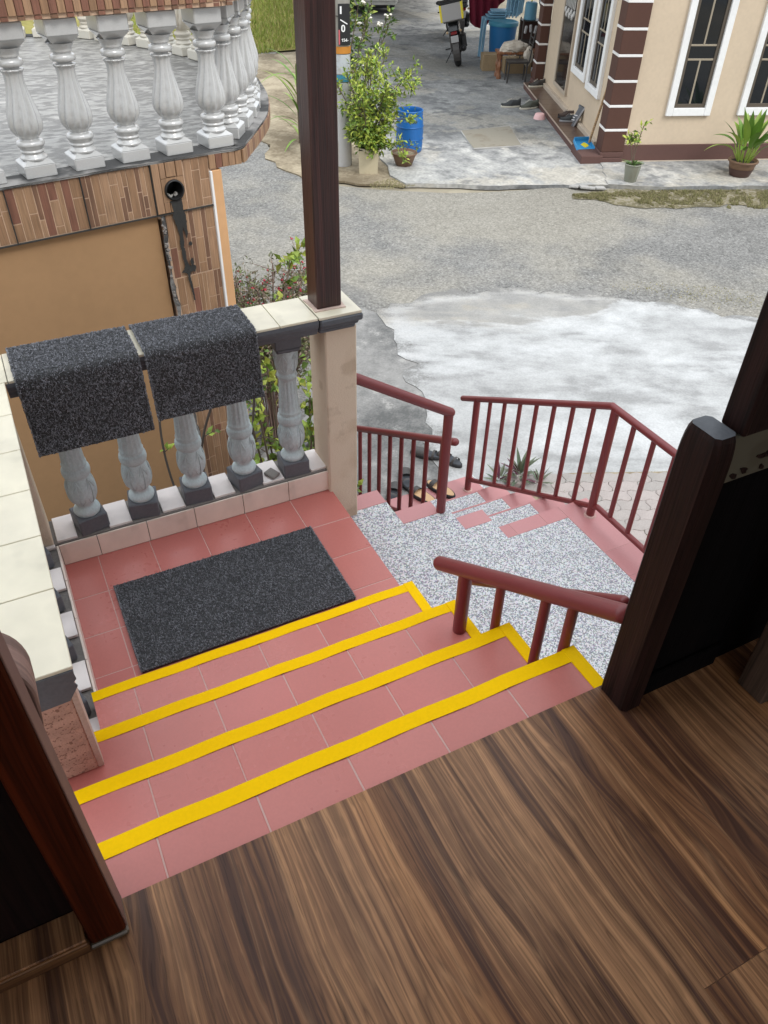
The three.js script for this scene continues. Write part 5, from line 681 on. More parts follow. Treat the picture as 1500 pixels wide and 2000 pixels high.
{ // bright green shrub between the balusters and the pier
  const r = rng(204), b = [1.66, G, -2.62], t = thing('green_shrub', 'bright green leafy shrub seen between baluster and beige pier', 'shrub', b);
  const tw = []; for (let k = 0; k < 18; k++) { const a = k * 2.4, h = 0.7 + 1.05 * r(), d = 0.08 + 0.22 * r(); tw.push([[0.05 * Math.cos(a), 0, 0.05 * Math.sin(a)], [d * 0.7 * Math.cos(a), h * 0.6, d * 0.6 * Math.sin(a)], [d * Math.cos(a), h, d * Math.sin(a)]]); }
  tw.push([[0, 0, 0], [0.18, 1.2, -0.1], [0.22, 2.08, -0.2]], [[0, 0, 0], [0.1, 1.4, -0.45], [0.29, 1.88, -0.70], [0.37, 1.93, -0.78]], [[0, 0, 0], [0.2, 0.9, 0.02], [0.30, 1.3, 0.06]], [[0, 0, 0], [0.24, 0.7, 0.03], [0.33, 1.05, 0.08]]);
  shrub(t, r, b, tw, { sub: 10, s0: 0.05, s1: 0.15, per: 8, L0: 0.03, L1: 0.075, w: 0.30, puff: 0.03, u0: 0.2, cols: [...GREENS, [0.28, 0.30, 0.035]], tw: 0.006 }); }
{ // bare climbing stems before the neighbour wall
  const r = rng(205), b = [1.28, G, -2.9], t = thing('climbing_stems', 'thin bare dark stems with a few leaves by the neighbour column', 'plant', b);
  shrub(t, r, b, [[[0, 0, 0], [-0.12, 0.7, 0.1], [-0.10, 1.3, 0.2], [0.04, 1.75, 0.3]], [[0, 0, 0], [0.05, 0.8, 0.2], [0.12, 1.3, 0.35], [0.17, 1.75, 0.4]], [[-0.1, 0, 0], [-0.24, 0.8, -0.1], [-0.26, 1.2, -0.1], [-0.2, 1.7, -0.1]], [[-0.3, 0.9, 0.2], [-0.1, 0.98, 0.3], [0.15, 1.02, 0.42]]], { sub: 4, s0: 0.04, s1: 0.10, per: 4, L0: 0.035, L1: 0.065, w: 0.28, puff: 0.02, cols: GREENS, tw: 0.007, bark: M(0.09, 0.075, 0.065, 0.9) }); }
single('plastic_tub', 'grey plastic tub lying tipped over behind the balusters', 'tub', X(lathe([[0.001, 0], [0.12, 0], [0.128, 0.01], [0.165, 0.30], [0.178, 0.305], [0.178, 0.318], [0.155, 0.318], [0.120, 0.015], [0.001, 0.012]], 28), { rx: 1.2, ry: 0.5, p: [1.72, G + 0.75, -3.05] }), M(0.42, 0.43, 0.46, 0.5));
single('concrete_plinth', 'low concrete block under the tipped grey tub', 'block', B(1.5, 1.95, G, G + 0.62, -3.35, -2.95, 0.01), MT.cement);
function blade(p0, dir, L, w, droop, n = 8, cup = 0.25, twist = 0) {   // one long leaf, curved under its weight
  const P = [], h = v3(dir[0], 0, dir[2]).normalize(), side = v3(-h.z, 0, h.x); let p = v3(...p0), d = v3(...dir).normalize(); const rows = [];
  for (let i = 0; i <= n; i++) { const t = i / n, ww = w * Math.sin(Math.PI * Math.pow(mix(0.06, 1, t), 0.75)) + 0.0015; const up = new THREE.Vector3().crossVectors(side, d).normalize().negate(); if (up.y < 0) up.negate(); const s = side.clone().applyAxisAngle(d, twist); rows.push([p.clone().addScaledVector(s, ww).addScaledVector(up, cup * ww), p.clone(), p.clone().addScaledVector(s, -ww).addScaledVector(up, cup * ww)]); d.y -= droop / n; d.normalize(); p = p.clone().addScaledVector(d, L / n); }
  for (let i = 0; i < n; i++) { const a = rows[i], b = rows[i + 1]; for (let k = 0; k < 2; k++) P.push(...a[k].toArray(), ...b[k].toArray(), ...b[k + 1].toArray(), ...a[k].toArray(), ...b[k + 1].toArray(), ...a[k + 1].toArray()); }
  return fromTris(P);
}
const LG = [[0.16, 0.30, 0.03], [0.12, 0.24, 0.028], [0.22, 0.35, 0.045], [0.26, 0.36, 0.06], [0.10, 0.20, 0.025]].map(c => M(...c, 0.42));
{ // broad-leaved plant in the glazed pot
  const r = rng(206), b = [11.07, G + 0.06, -7.98], t = thing('potted_plant', 'broad leafy green plant in a brown glazed pot below the right window', 'potted plant', b);
  const pr = [[0.001, 0], [0.135, 0], [0.145, 0.012], [0.18, 0.12], [0.205, 0.20], [0.222, 0.205], [0.226, 0.222], [0.215, 0.236], [0.195, 0.232], [0.185, 0.19], [0.001, 0.185]]; part(t, 'pot', X(lathe(pr, 36), { p: b }), MT.terracotta);
  const gl = []; for (let i = 0; i <= 30; i++) { gl.push(0); } const band = lathe([[0.1462, 0.008], [0.171, 0.075], [0.1855, 0.118]], 36); part(t, 'dark_glaze', X(band, { s: [1.006, 1, 1.006], p: b }), MT.darkGlaze);
  const so = ni(new THREE.CylinderGeometry(0.186, 0.186, 0.01, 24)); part(t, 'soil', X(so, { p: [b[0], b[1] + 0.192, b[2]] }), MT.soil);
  for (let k = 0; k < 26; k++) { const a = k * 2.4 + r() * 0.4, q = k / 26, el = mix(1.42, 0.72, q) + (r() - .5) * 0.15, h0 = mix(0.26, 0.12, q) + 0.1 * r(); const x = b[0] + 0.08 * Math.cos(a), z = b[2] + 0.08 * Math.sin(a); const st = [b[0] + (0.09 + 0.12 * q) * Math.cos(a), b[1] + 0.2 + h0, b[2] + (0.09 + 0.12 * q) * Math.sin(a)];
    part(t, 'leaf_stalk', tube([[x, b[1] + 0.19, z], st], 0.008, 6, false), LG[3]); part(t, 'leaf', blade(st, [Math.cos(a) * Math.cos(el), Math.sin(el), Math.sin(a) * Math.cos(el)], 0.34 + 0.18 * r(), 0.045 + 0.016 * r(), 0.5 + 0.9 * q, 9, 0.28, (r() - .5) * 0.8), LG[Math.floor(r() * 5)]); } }
{ // small grey-green pot with rosette and leafy stem
  const r = rng(207), b = [9.30, G + 0.06, -8.44], t = thing('potted_plant', 'small plant in a slim grey pot beside the brown corner', 'potted plant', b);
  part(t, 'pot', X(lathe([[0.001, 0], [0.088, 0], [0.122, 0.235], [0.130, 0.238], [0.130, 0.252], [0.116, 0.252], [0.108, 0.215], [0.001, 0.21]], 30), { p: b }), MT.potGrey);
  for (let k = 0; k < 17; k++) { const a = k * 2.4, el = 0.5 + 0.7 * r(); part(t, 'leaf', blade([b[0] + 0.02 * Math.cos(a), b[1] + 0.215, b[2] + 0.02 * Math.sin(a)], [Math.cos(a) * Math.cos(el), Math.sin(el), Math.sin(a) * Math.cos(el)], 0.13 + 0.09 * r(), 0.014, 0.9, 6, 0.4), M(0.12, 0.2, 0.06, 0.5)); }
  shrub(t, r, b, [[[0, 0.2, -0.02], [0.01, 0.42, -0.06], [0.0, 0.62, -0.08]], [[0, 0.2, -0.02], [0.05, 0.45, -0.06], [0.12, 0.74, -0.08]], [[0, 0.2, -0.02], [-0.05, 0.45, -0.06], [-0.12, 0.58, -0.06]]], { sub: 7, s0: 0.04, s1: 0.12, per: 5, L0: 0.05, L1: 0.11, w: 0.2, u0: 0.6, puff: 0.03, cols: [...GREENS, [0.34, 0.36, 0.06]], tw: 0.006 }); }
{ // low pot behind the planter
  const r = rng(208), b = [6.55, G + 0.03, -10.55], t = thing('potted_plant', 'wide low brown bowl pot between the square planter and drum', 'potted plant', b);
  part(t, 'pot', X(lathe([[0.001, 0], [0.12, 0], [0.19, 0.18], [0.205, 0.185], [0.205, 0.205], [0.185, 0.205], [0.175, 0.17], [0.001, 0.165]], 30), { p: b }), MT.terracotta); const so = ni(new THREE.CylinderGeometry(0.175, 0.175, 0.01, 20)); part(t, 'soil', X(so, { p: [b[0], b[1] + 0.17, b[2]] }), MT.dirt);
  shrub(t, r, b, [[[0, 0.17, 0], [-0.05, 0.32, 0.05], [-0.08, 0.38, 0.08]], [[0, 0.17, 0], [0.08, 0.3, 0.05], [0.16, 0.26, 0.1]]], { sub: 5, s0: 0.03, s1: 0.1, per: 5, L0: 0.03, L1: 0.06, w: 0.25, puff: 0.02, cols: GREENS, tw: 0.004 }); }
{ // strappy plant left of the pillar
  const r = rng(209), b = [5.55, G, -12.4], t = thing('strap_leaf_plant', 'strappy green plant peeping out left of the dark pillar', 'plant', b);
  for (let k = 0; k < 34; k++) { const a = k * 2.4, h = 1.1 * (k / 34), el = 0.35 + 0.9 * r(); part(t, 'leaf', blade([b[0] + 0.05 * Math.cos(a), b[1] + 0.05 + h, b[2] + 0.05 * Math.sin(a)], [Math.cos(a) * Math.cos(el), Math.sin(el), Math.sin(a) * Math.cos(el)], 0.5 + 0.25 * r(), 0.020, 1.0, 7, 0.3), LG[Math.floor(r() * 5)]); } part(t, 'stem', tube([b, [b[0], b[1] + 1.15, b[2]]], 0.03, 7), MT.bark); }
{ // purple-green rosette beside the lower steps
  const r = rng(210), b = [3.62, G, -3.02], t = thing('rosette_plant', 'purple-green rosette plant behind the right-hand railing', 'plant', b);
  const mats = [M(0.10, 0.14, 0.09, 0.5), M(0.14, 0.17, 0.11, 0.5), M(0.12, 0.035, 0.06, 0.5), M(0.20, 0.22, 0.16, 0.5)];
  for (const [ox, oz, n, s] of [[0, 0, 26, 1], [-0.17, -0.02, 14, 0.75], [0.09, 0.13, 14, 0.7]]) for (let k = 0; k < n; k++) { const a = k * 2.4 + ox * 9, el = mix(1.3, 0.12, k / n); part(t, 'leaf', blade([b[0] + ox + 0.02 * Math.cos(a), b[1] + 0.03 + 0.10 * s * (1 - k / n), b[2] + oz + 0.02 * Math.sin(a)], [Math.cos(a) * Math.cos(el), Math.sin(el), Math.sin(a) * Math.cos(el)], (0.135 + 0.05 * r()) * s, 0.015 * s, 0.35, 6, 0.45), mats[Math.floor(r() * 4)]); } }
// ------------------------------------------------------------------ street things
{ const b = [6.985, G + 0.045, -11.20], t = thing('plastic_drum', 'open-topped bright blue plastic drum at the driveway edge', 'drum', b);
  const pr = [[0.001, 0.0], [0.19, 0.0], [0.205, 0.015], [0.212, 0.06], [0.218, 0.12], [0.213, 0.19], [0.224, 0.196], [0.224, 0.206], [0.214, 0.212], [0.222, 0.30], [0.214, 0.375], [0.224, 0.381], [0.224, 0.391], [0.214, 0.397], [0.210, 0.50], [0.200, 0.525], [0.196, 0.535], [0.206, 0.545], [0.206, 0.565], [0.198, 0.575], [0.204, 0.585], [0.208, 0.61], [0.205, 0.622], [0.190, 0.622], [0.188, 0.56], [0.2, 0.48], [0.2, 0.03], [0.001, 0.02]]; part(t, 'shell', X(lathe(pr, 44), { p: b }), MT.blueDrum);
  const d = v3(C0[0] - b[0], 0, C0[2] - b[2]).normalize(); const a = Math.atan2(d.x, d.z) + 0.35; part(t, 'hand_grip', X(cbox(0.045, 0.014, 0.008, 0.004), { ry: a, p: [b[0] + 0.212 * Math.sin(a), b[1] + 0.475, b[2] + 0.212 * Math.cos(a)] }), M(0.004, 0.03, 0.09, 0.6)); }
{ const b = [5.72, G, -11.02], t = thing('utility_pole', 'concrete utility pole with a black number plate and stickers', 'pole', b);
  part(t, 'shaft', taper(b, [b[0], b[1] + 7.5, b[2]], 0.135, 0.10, 24), MT.concretePole);
  const a = Math.atan2(C0[0] - b[0], C0[2] - b[2]) + 0.25; const ca = Math.cos(a), sa = Math.sin(a); const on = (g, y, k = 0) => { g.rotateY(a); g.translate(b[0] + (0.137 + k) * sa, b[1] + y, b[2] + (0.137 + k) * ca); return g; };
  const arc = (y0, y1, rad, a0, a1) => { const g = ni(new THREE.CylinderGeometry(rad, rad, y1 - y0, 20, 1, true, a0, a1 - a0)); g.translate(b[0], b[1] + (y0 + y1) / 2, b[2]); return g; };
  part(t, 'orange_band', arc(1.56, 1.65, 0.138, a - 1.3, a + 1.0), M(0.55, 0.22, 0.03, 0.6)); part(t, 'blue_band', arc(1.20, 1.29, 0.138, a - 1.2, a + 1.1), M(0.05, 0.25, 0.38, 0.6)); part(t, 'white_paint', arc(0.02, 1.19, 0.1385, a - 1.5, a + 0.75), M(0.62, 0.62, 0.62, 0.7, { map: MT.postBeige.map })); part(t, 'sticker', [arc(1.30, 1.55, 0.1385, a - 1.0, a + 0.8)], M(0.55, 0.58, 0.62, 0.7, { map: MT.terracotta.map }));
  const sg = part(t, 'number_plate', on(X(cbox(0.085, 0.25, 0.006, 0.003), { p: [0.005, 0, 0] }), 1.92, 0.006), MT.black); const w = M(0.8, 0.8, 0.8, 0.6); const mk = (x0, x1, y0, y1) => on(X(cbox((x1 - x0) / 2, (y1 - y0) / 2, 0.0015, 0.0008), { p: [(x0 + x1) / 2, (y0 + y1) / 2, 0.008] }), 1.92, 0.006);
  part(sg, 'lettering', [mk(-0.055, -0.03, 0.13, 0.22), ...['0', '154-'].flatMap((s, i) => { const g = new TextGeometry(s, { font: FONT, size: i ? 0.038 : 0.085, depth: 0.002, curveSegments: 5 }); g.computeBoundingBox(); const w2 = g.boundingBox.max.x; g.translate((i ? 0.012 : -0.012) - w2 / 2, i ? -0.205 : -0.085, 0.007); return [on(ni(g), 1.92, 0.006)]; })], w);
  const rf = X(cbox(0.058, 0.007, 0.0015, 0.0008), { rz: -0.5, p: [0.0, 0.035, 0.008] }); part(sg, 'white_line', on(rf, 1.92, 0.006), w); part(sg, 'red_edge', mk(-0.078, -0.060, -0.24, -0.06), M(0.6, 0.12, 0.14, 0.6));
  const bd = ni(new THREE.TorusGeometry(0.135, 0.006, 6, 28)); bd.rotateX(Math.PI / 2); part(t, 'strap', [X(bd.clone(), { p: [b[0], b[1] + 2.02, b[2]] })], MT.metalDark); }
// footwear
function soleOut(L, W, heel = 0.8) { const o = []; for (let i = 0; i < 28; i++) { const a = i / 28 * Math.PI * 2, x = Math.cos(a), s = Math.sin(a); const w = x > 0 ? 1 : mix(heel, 1, 1 + x) * 1.0; o.push([x * L / 2, s * W / 2 * w * (1 - 0.10 * Math.exp(-Math.pow((x + 0.15) / 0.3, 2))) + 0.008 * x * x * (x > 0 ? 1 : 0)]); } return o; }
function shoeParts(t, L, W, H0, mU, mS, M4) {
  const so = extr(soleOut(L, W), 0.022, 0.004); so.rotateX(-Math.PI / 2); so.translate(0, 0.004, 0); part(t, 'sole', so.applyMatrix4(M4), mS);
  const rows = [], n = 16, m = 14; for (let i = 0; i <= n; i++) { const u = i / n, x = mix(-0.48, 0.48, u) * L; const w = W * 0.47 * Math.pow(Math.sin(Math.PI * clamp(u * 0.93 + 0.04)), 0.45) * (u < 0.5 ? 0.86 : 1); const h = u < 0.38 ? H0 : mix(H0 * 0.95, 0.045, sst(0.36, 0.85, u)); const row = []; for (let k = 0; k <= m; k++) { const a = Math.PI * k / m; const open = u > 0.10 && u < 0.46; let y = 0.024 + h * Math.pow(Math.sin(a), 0.6), zz = w * Math.cos(a) * (1 - 0.25 * Math.pow(Math.sin(a), 3)); if (open && Math.abs(k - m / 2) < 4) { y -= (0.03 + 0.03 * sst(0.1, 0.28, u)) * (1 - Math.abs(k - m / 2) / 4); } row.push([x, y, zz]); } rows.push(row); }
  const P = []; for (let i = 0; i < n; i++) for (let k = 0; k < m; k++) P.push(...rows[i][k], ...rows[i + 1][k], ...rows[i + 1][k + 1], ...rows[i][k], ...rows[i + 1][k + 1], ...rows[i][k + 1]);
  part(t, 'upper', fromTris(P).applyMatrix4(M4), mU);
  const lc = []; for (let k = 0; k < 4; k++) lc.push(tube([[L * (0.02 + 0.06 * k), 0.024 + H0 * 0.95 - 0.012 * k, -0.018], [L * (0.02 + 0.06 * k), 0.030 + H0 * 0.95 - 0.012 * k, 0], [L * (0.02 + 0.06 * k), 0.024 + H0 * 0.95 - 0.012 * k, 0.018]], 0.0035, 5)); part(t, 'laces', lc.map(g => g.applyMatrix4(M4)), mS);
}
function place4(p, ry, rz = 0, rx = 0) { return new THREE.Matrix4().compose(v3(...p), new THREE.Quaternion().setFromEuler(new THREE.Euler(rx, ry, rz, 'YXZ')), v3(1, 1, 1)); }
function shoe(label, p, ry, mU, mS, L = 0.29, o = {}) { const t = thing('shoe', label, 'shoe', p, 'shoes lying about the cream house'); shoeParts(t, L, L * 0.37, L * 0.31, mU, mS, place4(p, ry, o.rz ?? 0, o.rx ?? 0)); return t; }
const soleW = M(0.62, 0.58, 0.48, 0.7), dkU = M(0.045, 0.048, 0.05, 0.8), olU = M(0.085, 0.09, 0.072, 0.85);
shoe('left dark trainer of the pair lying on the driveway', hp(-0.86, G + 0.047, 3.68), 2.85, dkU, soleW, 0.40); shoe('right olive trainer of the pair lying by the brown step', hp(-0.52, G + 0.047, 3.55), 3.1, olU, soleW, 0.42);
shoe('black white-soled shoe at the far end of the brown step', hp(-0.13, -2.098, 4.86), 0.0 + 3.0, M(0.05, 0.045, 0.042, 0.8), soleW, 0.38); 
shoe('brown shoe on the brown step below the side windows', hp(-0.05, -2.098, 2.35), 2.9, M(0.06, 0.04, 0.033, 0.7), MT.rubber, 0.34); shoe('dark low shoe beside the striped trainer on the brown step', hp(-0.06, -2.098, 2.06), 2.7, dkU, MT.grey, 0.36);
{ const p = hp(0.03, -2.03, 1.72), t = thing('striped_trainer', 'grey trainer with white stripes propped up on its toe', 'shoe', p); const m4 = place4([p[0], p[1] + 0.06, p[2]], 2.2, -1.15); shoeParts(t, 0.38, 0.14, 0.11, M(0.13, 0.14, 0.155, 0.7), MT.grey, m4); const st = []; for (let k = 0; k < 3; k++) for (const s of [-1, 1]) { const x = -0.02 + 0.035 * k; st.push(X(cbox(0.008, 0.030, 0.0025, 0.001), { rz: -0.35, p: [x * 1.2, 0.078, s * 0.057] })); } part(t, 'stripe', st.map(g => g.applyMatrix4(m4)), M(0.75, 0.76, 0.78, 0.6)); }
function sandal(label, p, ry, foot) { const t = thing('sandal', label, 'sandal', p, 'black sandals by the lower steps'); const m4 = place4(p, ry); const so = extr(soleOut(0.26, 0.098, 0.86), 0.020, 0.004); so.rotateX(-Math.PI / 2); so.translate(0, 0.004, 0); part(t, 'sole', so.applyMatrix4(m4), MT.rubber);
  const ins = extr(soleOut(0.245, 0.086, 0.86), 0.002, 0); ins.rotateX(-Math.PI / 2); ins.translate(0, 0.0285, 0); part(t, 'insole', ins.applyMatrix4(m4), foot ? M(0.62, 0.40, 0.21, 0.6) : M(0.05, 0.055, 0.065, 0.7));
  const st = []; for (const [x0, x1, h] of foot ? [[0.045, 0.085, 0.04]] : [[0.01, 0.095, 0.045], [-0.075, -0.055, 0.05]]) { const P = [], n = 12; for (let i = 0; i < n; i++) { const f = q => { const a = Math.PI * q / n; return [0.016 + h * Math.sin(a), 0.050 * Math.cos(a)]; }; const [ya, za] = f(i), [yb, zb] = f(i + 1); P.push(x0, ya, za, x1, ya, za, x1, yb, zb, x0, ya, za, x1, yb, zb, x0, yb, zb); } st.push(fromTris(P)); } for (const g of st) part(t, 'strap', g.applyMatrix4(m4), MT.metalDark); return t; }
sandal('black sandal farthest from the steps, on the grey cement', [3.13, G + 0.012, -3.62], 2.3, false); sandal('black sandal next to the farthest one, toe turned to the railing', [3.26, G + 0.012, -3.48], 1.9, false); sandal('black slide sandal lying between the railing bars', [2.83, G + 0.012, -3.40], 1.2, false); sandal('black slide sandal nearest the beige pier', [2.66, G + 0.012, -3.28], 0.9, false);
sandal('tan-insoled flat sandal under the railing, nearer the pier', [2.74, LV(12) + 0.001, -2.985], 1.9, true); sandal('tan-insoled flat sandal under the railing, nearer the post', [2.90, LV(12) + 0.001, -3.0], 1.9, true);
single('pink_bowl', 'upturned pale pink plastic bowl on the driveway', 'bowl', X(lathe([[0.11, 0], [0.105, 0.03], [0.085, 0.085], [0.075, 0.092], [0.001, 0.092], [0.001, 0.087], [0.072, 0.087], [0.098, 0.02], [0.105, 0]], 28), { p: hp(-0.46, G + 0.045, 2.77) }), MT.pink);
{ const b = hp(-0.20, -2.095, 0.42), t = thing('dustpan', 'blue dustpan with wooden handle leaning at the brown corner', 'dustpan', b); const m4 = place4([b[0], b[1] + 0.02, b[2]], -0.349 + 0.1, 0, 0.35);
  const tray = extr([[-0.15, -0.13], [0.15, -0.13], [0.13, 0.13], [-0.13, 0.13]], 0.006, 0.002); tray.rotateX(-Math.PI / 2); const bk = [tray, X(cbox(0.13, 0.04, 0.004, 0.003), { p: [0, 0.035, -0.13] }), X(cbox(0.004, 0.028, 0.13, 0.003), { ry: 0.077, p: [0.14, 0.025, 0] }), X(cbox(0.004, 0.028, 0.13, 0.003), { ry: -0.077, p: [-0.14, 0.025, 0] })]; part(t, 'pan', bk.map(g => g.applyMatrix4(m4)), MT.dustpan);
  const lb = extr(rag([[-0.05, -0.05], [0.05, -0.05], [0.05, 0.05], [-0.05, 0.05]], 0.008, 0.03, 3), 0.002); lb.rotateX(-Math.PI / 2); lb.rotateY(0.6); lb.translate(0.03, 0.009, -0.01); part(t, 'label', lb.applyMatrix4(m4), MT.yellow);
  part(t, 'handle', tube([hp(-0.10, -2.02, 0.44), hp(0.03, -1.20, 0.40)], 0.019, 10), MT.broomWood); }
// turned wooden bench with cloth, metal chair, barrel, jug, chairs, shoe rack, box, hanging cloth
{ const t = thing('wooden_bench', 'small orange wooden table on turned legs under the cloth bundle', 'table', hp(-0.3, G, 6.4)); part(t, 'top', HB(-0.80, 0.25, -1.74, -1.69, 6.15, 6.6, 0.01), MT.orangeWood);
  const leg = () => lathe([[0.001, 0], [0.05, 0], [0.055, 0.02], [0.055, 0.09], [0.035, 0.10], [0.045, 0.14], [0.03, 0.17], [0.05, 0.22], [0.055, 0.27], [0.035, 0.33], [0.025, 0.37], [0.04, 0.41], [0.045, 0.46], [0.05, 0.53], [0.001, 0.53]], 16); for (const [u, w] of [[-0.72, 6.25], [0.12, 6.25], [-0.72, 6.52], [0.12, 6.52]]) part(t, 'leg', X(leg(), { p: hp(u, G + 0.03, w) }), MT.orangeWood); }
{ const p = hp(-0.42, -1.68, 6.27), t = thing('cloth_bundle', 'crumpled pale cloth heaped on the wooden table', 'cloth', p); const g = new THREE.SphereGeometry(1, 40, 26); const q = g.attributes.position; for (let i = 0; i < q.count; i++) { const x = q.getX(i), y = q.getY(i), z = q.getZ(i); const k = 1 + 0.16 * vn(x * 3 + 5, z * 3 + y * 2 + 9, 64, 64, 3) + 0.10 * vn(x * 7 + 3, y * 7 + z * 5, 64, 64, 4); q.setXYZ(i, x * 0.30 * k, Math.max(-0.3, y * 0.13 * k) + 0.03 * x, z * 0.13 * k); } g.computeVertexNormals(); g.rotateY(-0.35); g.translate(p[0] - 0.02, p[1] + 0.06, p[2]); const g2 = new THREE.SphereGeometry(1, 30, 20), q2 = g2.attributes.position; for (let i = 0; i < q2.count; i++) { const x = q2.getX(i), y = q2.getY(i), z = q2.getZ(i); const k = 1 + 0.25 * vn(x * 4 + 5, y * 5 + 2, 64, 64, 6); q2.setXYZ(i, x * 0.11 * k, y * 0.20, z * 0.07 * k); } g2.computeVertexNormals(); g2.translate(...hp(-0.13, -1.76, 6.1)); part(t, 'cloth', [g, g2], MT.cloth); }
{ const t = thing('metal_chair', 'dark thin-legged chair standing before the wooden table', 'chair', hp(-0.4, G, 5.95)); part(t, 'seat', HB(-0.62, -0.16, -1.84, -1.80, 5.75, 6.12, 0.012), MT.metalDark); for (const [u, w] of [[-0.60, 5.78], [-0.19, 5.82], [-0.60, 6.1], [-0.19, 6.1]]) part(t, 'leg', tube([hp(u, G + 0.045, w), hp(u * 0.98, -1.83, w)], 0.018, 8), MT.metalDark); part(t, 'backrest', [tube([hp(-0.16, -1.82, 5.78), hp(-0.11, -1.30, 5.74)], 0.016, 8), tube([hp(-0.16, -1.82, 6.1), hp(-0.11, -1.30, 6.14)], 0.016, 8), ...[0, 1, 2].map(k => tube([hp(-0.135 + 0.008 * k, -1.62 + 0.12 * k, 5.76), hp(-0.135 + 0.008 * k, -1.62 + 0.12 * k, 6.12)], 0.012, 6))], MT.metalDark); }
{ const b = hp(-0.42, G + 0.04, 8.0), t = thing('blue_barrel', 'big blue lidded barrel behind the wooden table', 'barrel', b); part(t, 'body', X(lathe([[0.001, 0], [0.26, 0], [0.27, 0.02], [0.32, 0.78], [0.335, 0.79], [0.335, 0.81], [0.3, 0.81]], 36), { p: b }), MT.blueBarrel); part(t, 'lid', X(lathe([[0.345, 0.775], [0.348, 0.84], [0.335, 0.852], [0.30, 0.856], [0.28, 0.87], [0.001, 0.875]], 36), { p: b }), MT.blueLid); }
{ const t = thing('chair_stack', 'stack of pale blue plastic chairs with slatted backs', 'chairs', hp(-0.5, G, 8.6)); const m = MT.blueChair; for (let k = 0; k < 4; k++) { const d = 0.05 * k, g = []; for (let q = 0; q < 4; q++) g.push(tube([hp(-0.33 + 0.085 * q + d, -1.33 + 0.5 * d, 8.35 + d), hp(-0.26 + 0.095 * q + d, -0.72 + 0.5 * d, 8.55 + d)], 0.021, 6)); g.push(tube([hp(-0.27 + d, -0.72 + 0.5 * d, 8.55 + d), hp(0.04 + d, -0.70 + 0.5 * d, 8.55 + d)], 0.028, 6)); part(t, 'backrest', g, m); part(t, 'seat', HB(-0.80 + d, -0.32 + d, -1.40 + d, -1.365 + d, 8.36, 8.8, 0.01), m); } for (const [u, w] of [[-0.83, 8.34], [-0.3, 8.34], [-0.83, 8.8], [-0.3, 8.8]]) part(t, 'leg', [taper(hp(u, G, w), hp(u + 0.03, -1.38, w), 0.03, 0.035, 6)], m); }
{ const t = thing('shoe_rack', 'dark shelf rack with shoes beneath the pale blue jug', 'rack', hp(0.05, G, 6.9)); for (const [u, w] of [[-0.18, 6.8], [0.42, 6.8], [-0.18, 7.15], [0.42, 7.15]]) part(t, 'upright', tube([hp(u, G, w), hp(u, -1.18, w)], 0.016, 6), MT.metalDark); for (const y of [-2.0, -1.6, -1.2]) part(t, 'shelf', HB(-0.2, 0.44, y - 0.012, y, 6.8, 7.15, 0.003), MT.metalDark); const sh = []; for (let k = 0; k < 5; k++) sh.push(X(cbox(0.03, 0.075, 0.02, 0.012), { rz: 0.15 * (k % 2 ? 1 : -1), p: hp(-0.12 + 0.11 * k, -1.36 + 0.02 * (k % 2), 6.78) })); part(t, 'hanging_slipper', sh, M(0.42, 0.42, 0.43, 0.7)); part(t, 'back_panel', HB(-0.2, 0.44, G + 0.1, -1.2, 7.155, 7.165), M(0.05, 0.022, 0.018, 0.7)); }
{ const b = hp(-0.02, -1.195, 6.95), t = thing('water_jug', 'pale blue cylindrical jug standing on the dark rack', 'jug', b); part(t, 'body', X(lathe([[0.001, 0], [0.13, 0], [0.138, 0.012], [0.138, 0.06], [0.132, 0.066], [0.132, 0.30], [0.128, 0.315], [0.10, 0.335], [0.001, 0.34]], 28), { p: b }), M(0.09, 0.25, 0.36, 0.45)); part(t, 'spout', tube([[b[0], b[1] + 0.34, b[2]], [b[0], b[1] + 0.5, b[2]]], 0.012, 8), MT.yellow); }
{ const b = hp(0.28, -1.195, 6.92), t = thing('table_fan', 'cream desk fan with white grille on a pink base', 'fan', b); part(t, 'base', X(lathe([[0.001, 0], [0.09, 0], [0.09, 0.03], [0.05, 0.045], [0.001, 0.05]], 20), { p: b }), M(0.45, 0.12, 0.11, 0.5)); part(t, 'stem', X(cbox(0.055, 0.11, 0.04, 0.02), { p: [b[0], b[1] + 0.15, b[2]] }), M(0.55, 0.47, 0.38, 0.5)); const rg = []; for (let k = 1; k < 5; k++) rg.push(ni(new THREE.TorusGeometry(0.04 * k, 0.004, 5, 24))); rg.push(X(ni(new THREE.CylinderGeometry(0.16, 0.16, 0.03, 24)), { rx: Math.PI / 2, p: [0, 0, -0.03] })); part(t, 'head', rg.map(g => X(g, { ry: -0.5, p: [b[0], b[1] + 0.36, b[2] + 0.03] })), M(0.5, 0.52, 0.53, 0.5)); }
{ const t = thing('cardboard_box', 'small tan cardboard box on the driveway left of the table', 'box', hp(-0.8, G, 7.2)); part(t, 'carton', HB(-0.98, -0.62, G + 0.045, -1.90, 7.05, 7.45, 0.006), MT.card); part(t, 'flap', [HB(-0.975, -0.625, -1.899, -1.894, 7.05, 7.24, 0.001), HB(-0.975, -0.625, -1.899, -1.894, 7.26, 7.45, 0.001)], MT.card); }
{ const t = thing('cardboard_box', 'wider cardboard box half hidden beneath the wooden table', 'box', hp(-0.3, G, 7.0)); part(t, 'carton', HB(-0.52, 0.1, G + 0.045, -1.93, 6.75, 7.2, 0.006), MT.card); part(t, 'flap', [HB(-0.51, 0.09, -1.929, -1.924, 6.76, 6.96, 0.001), HB(-0.51, 0.09, -1.929, -1.924, 6.99, 7.19, 0.001)], MT.card); }
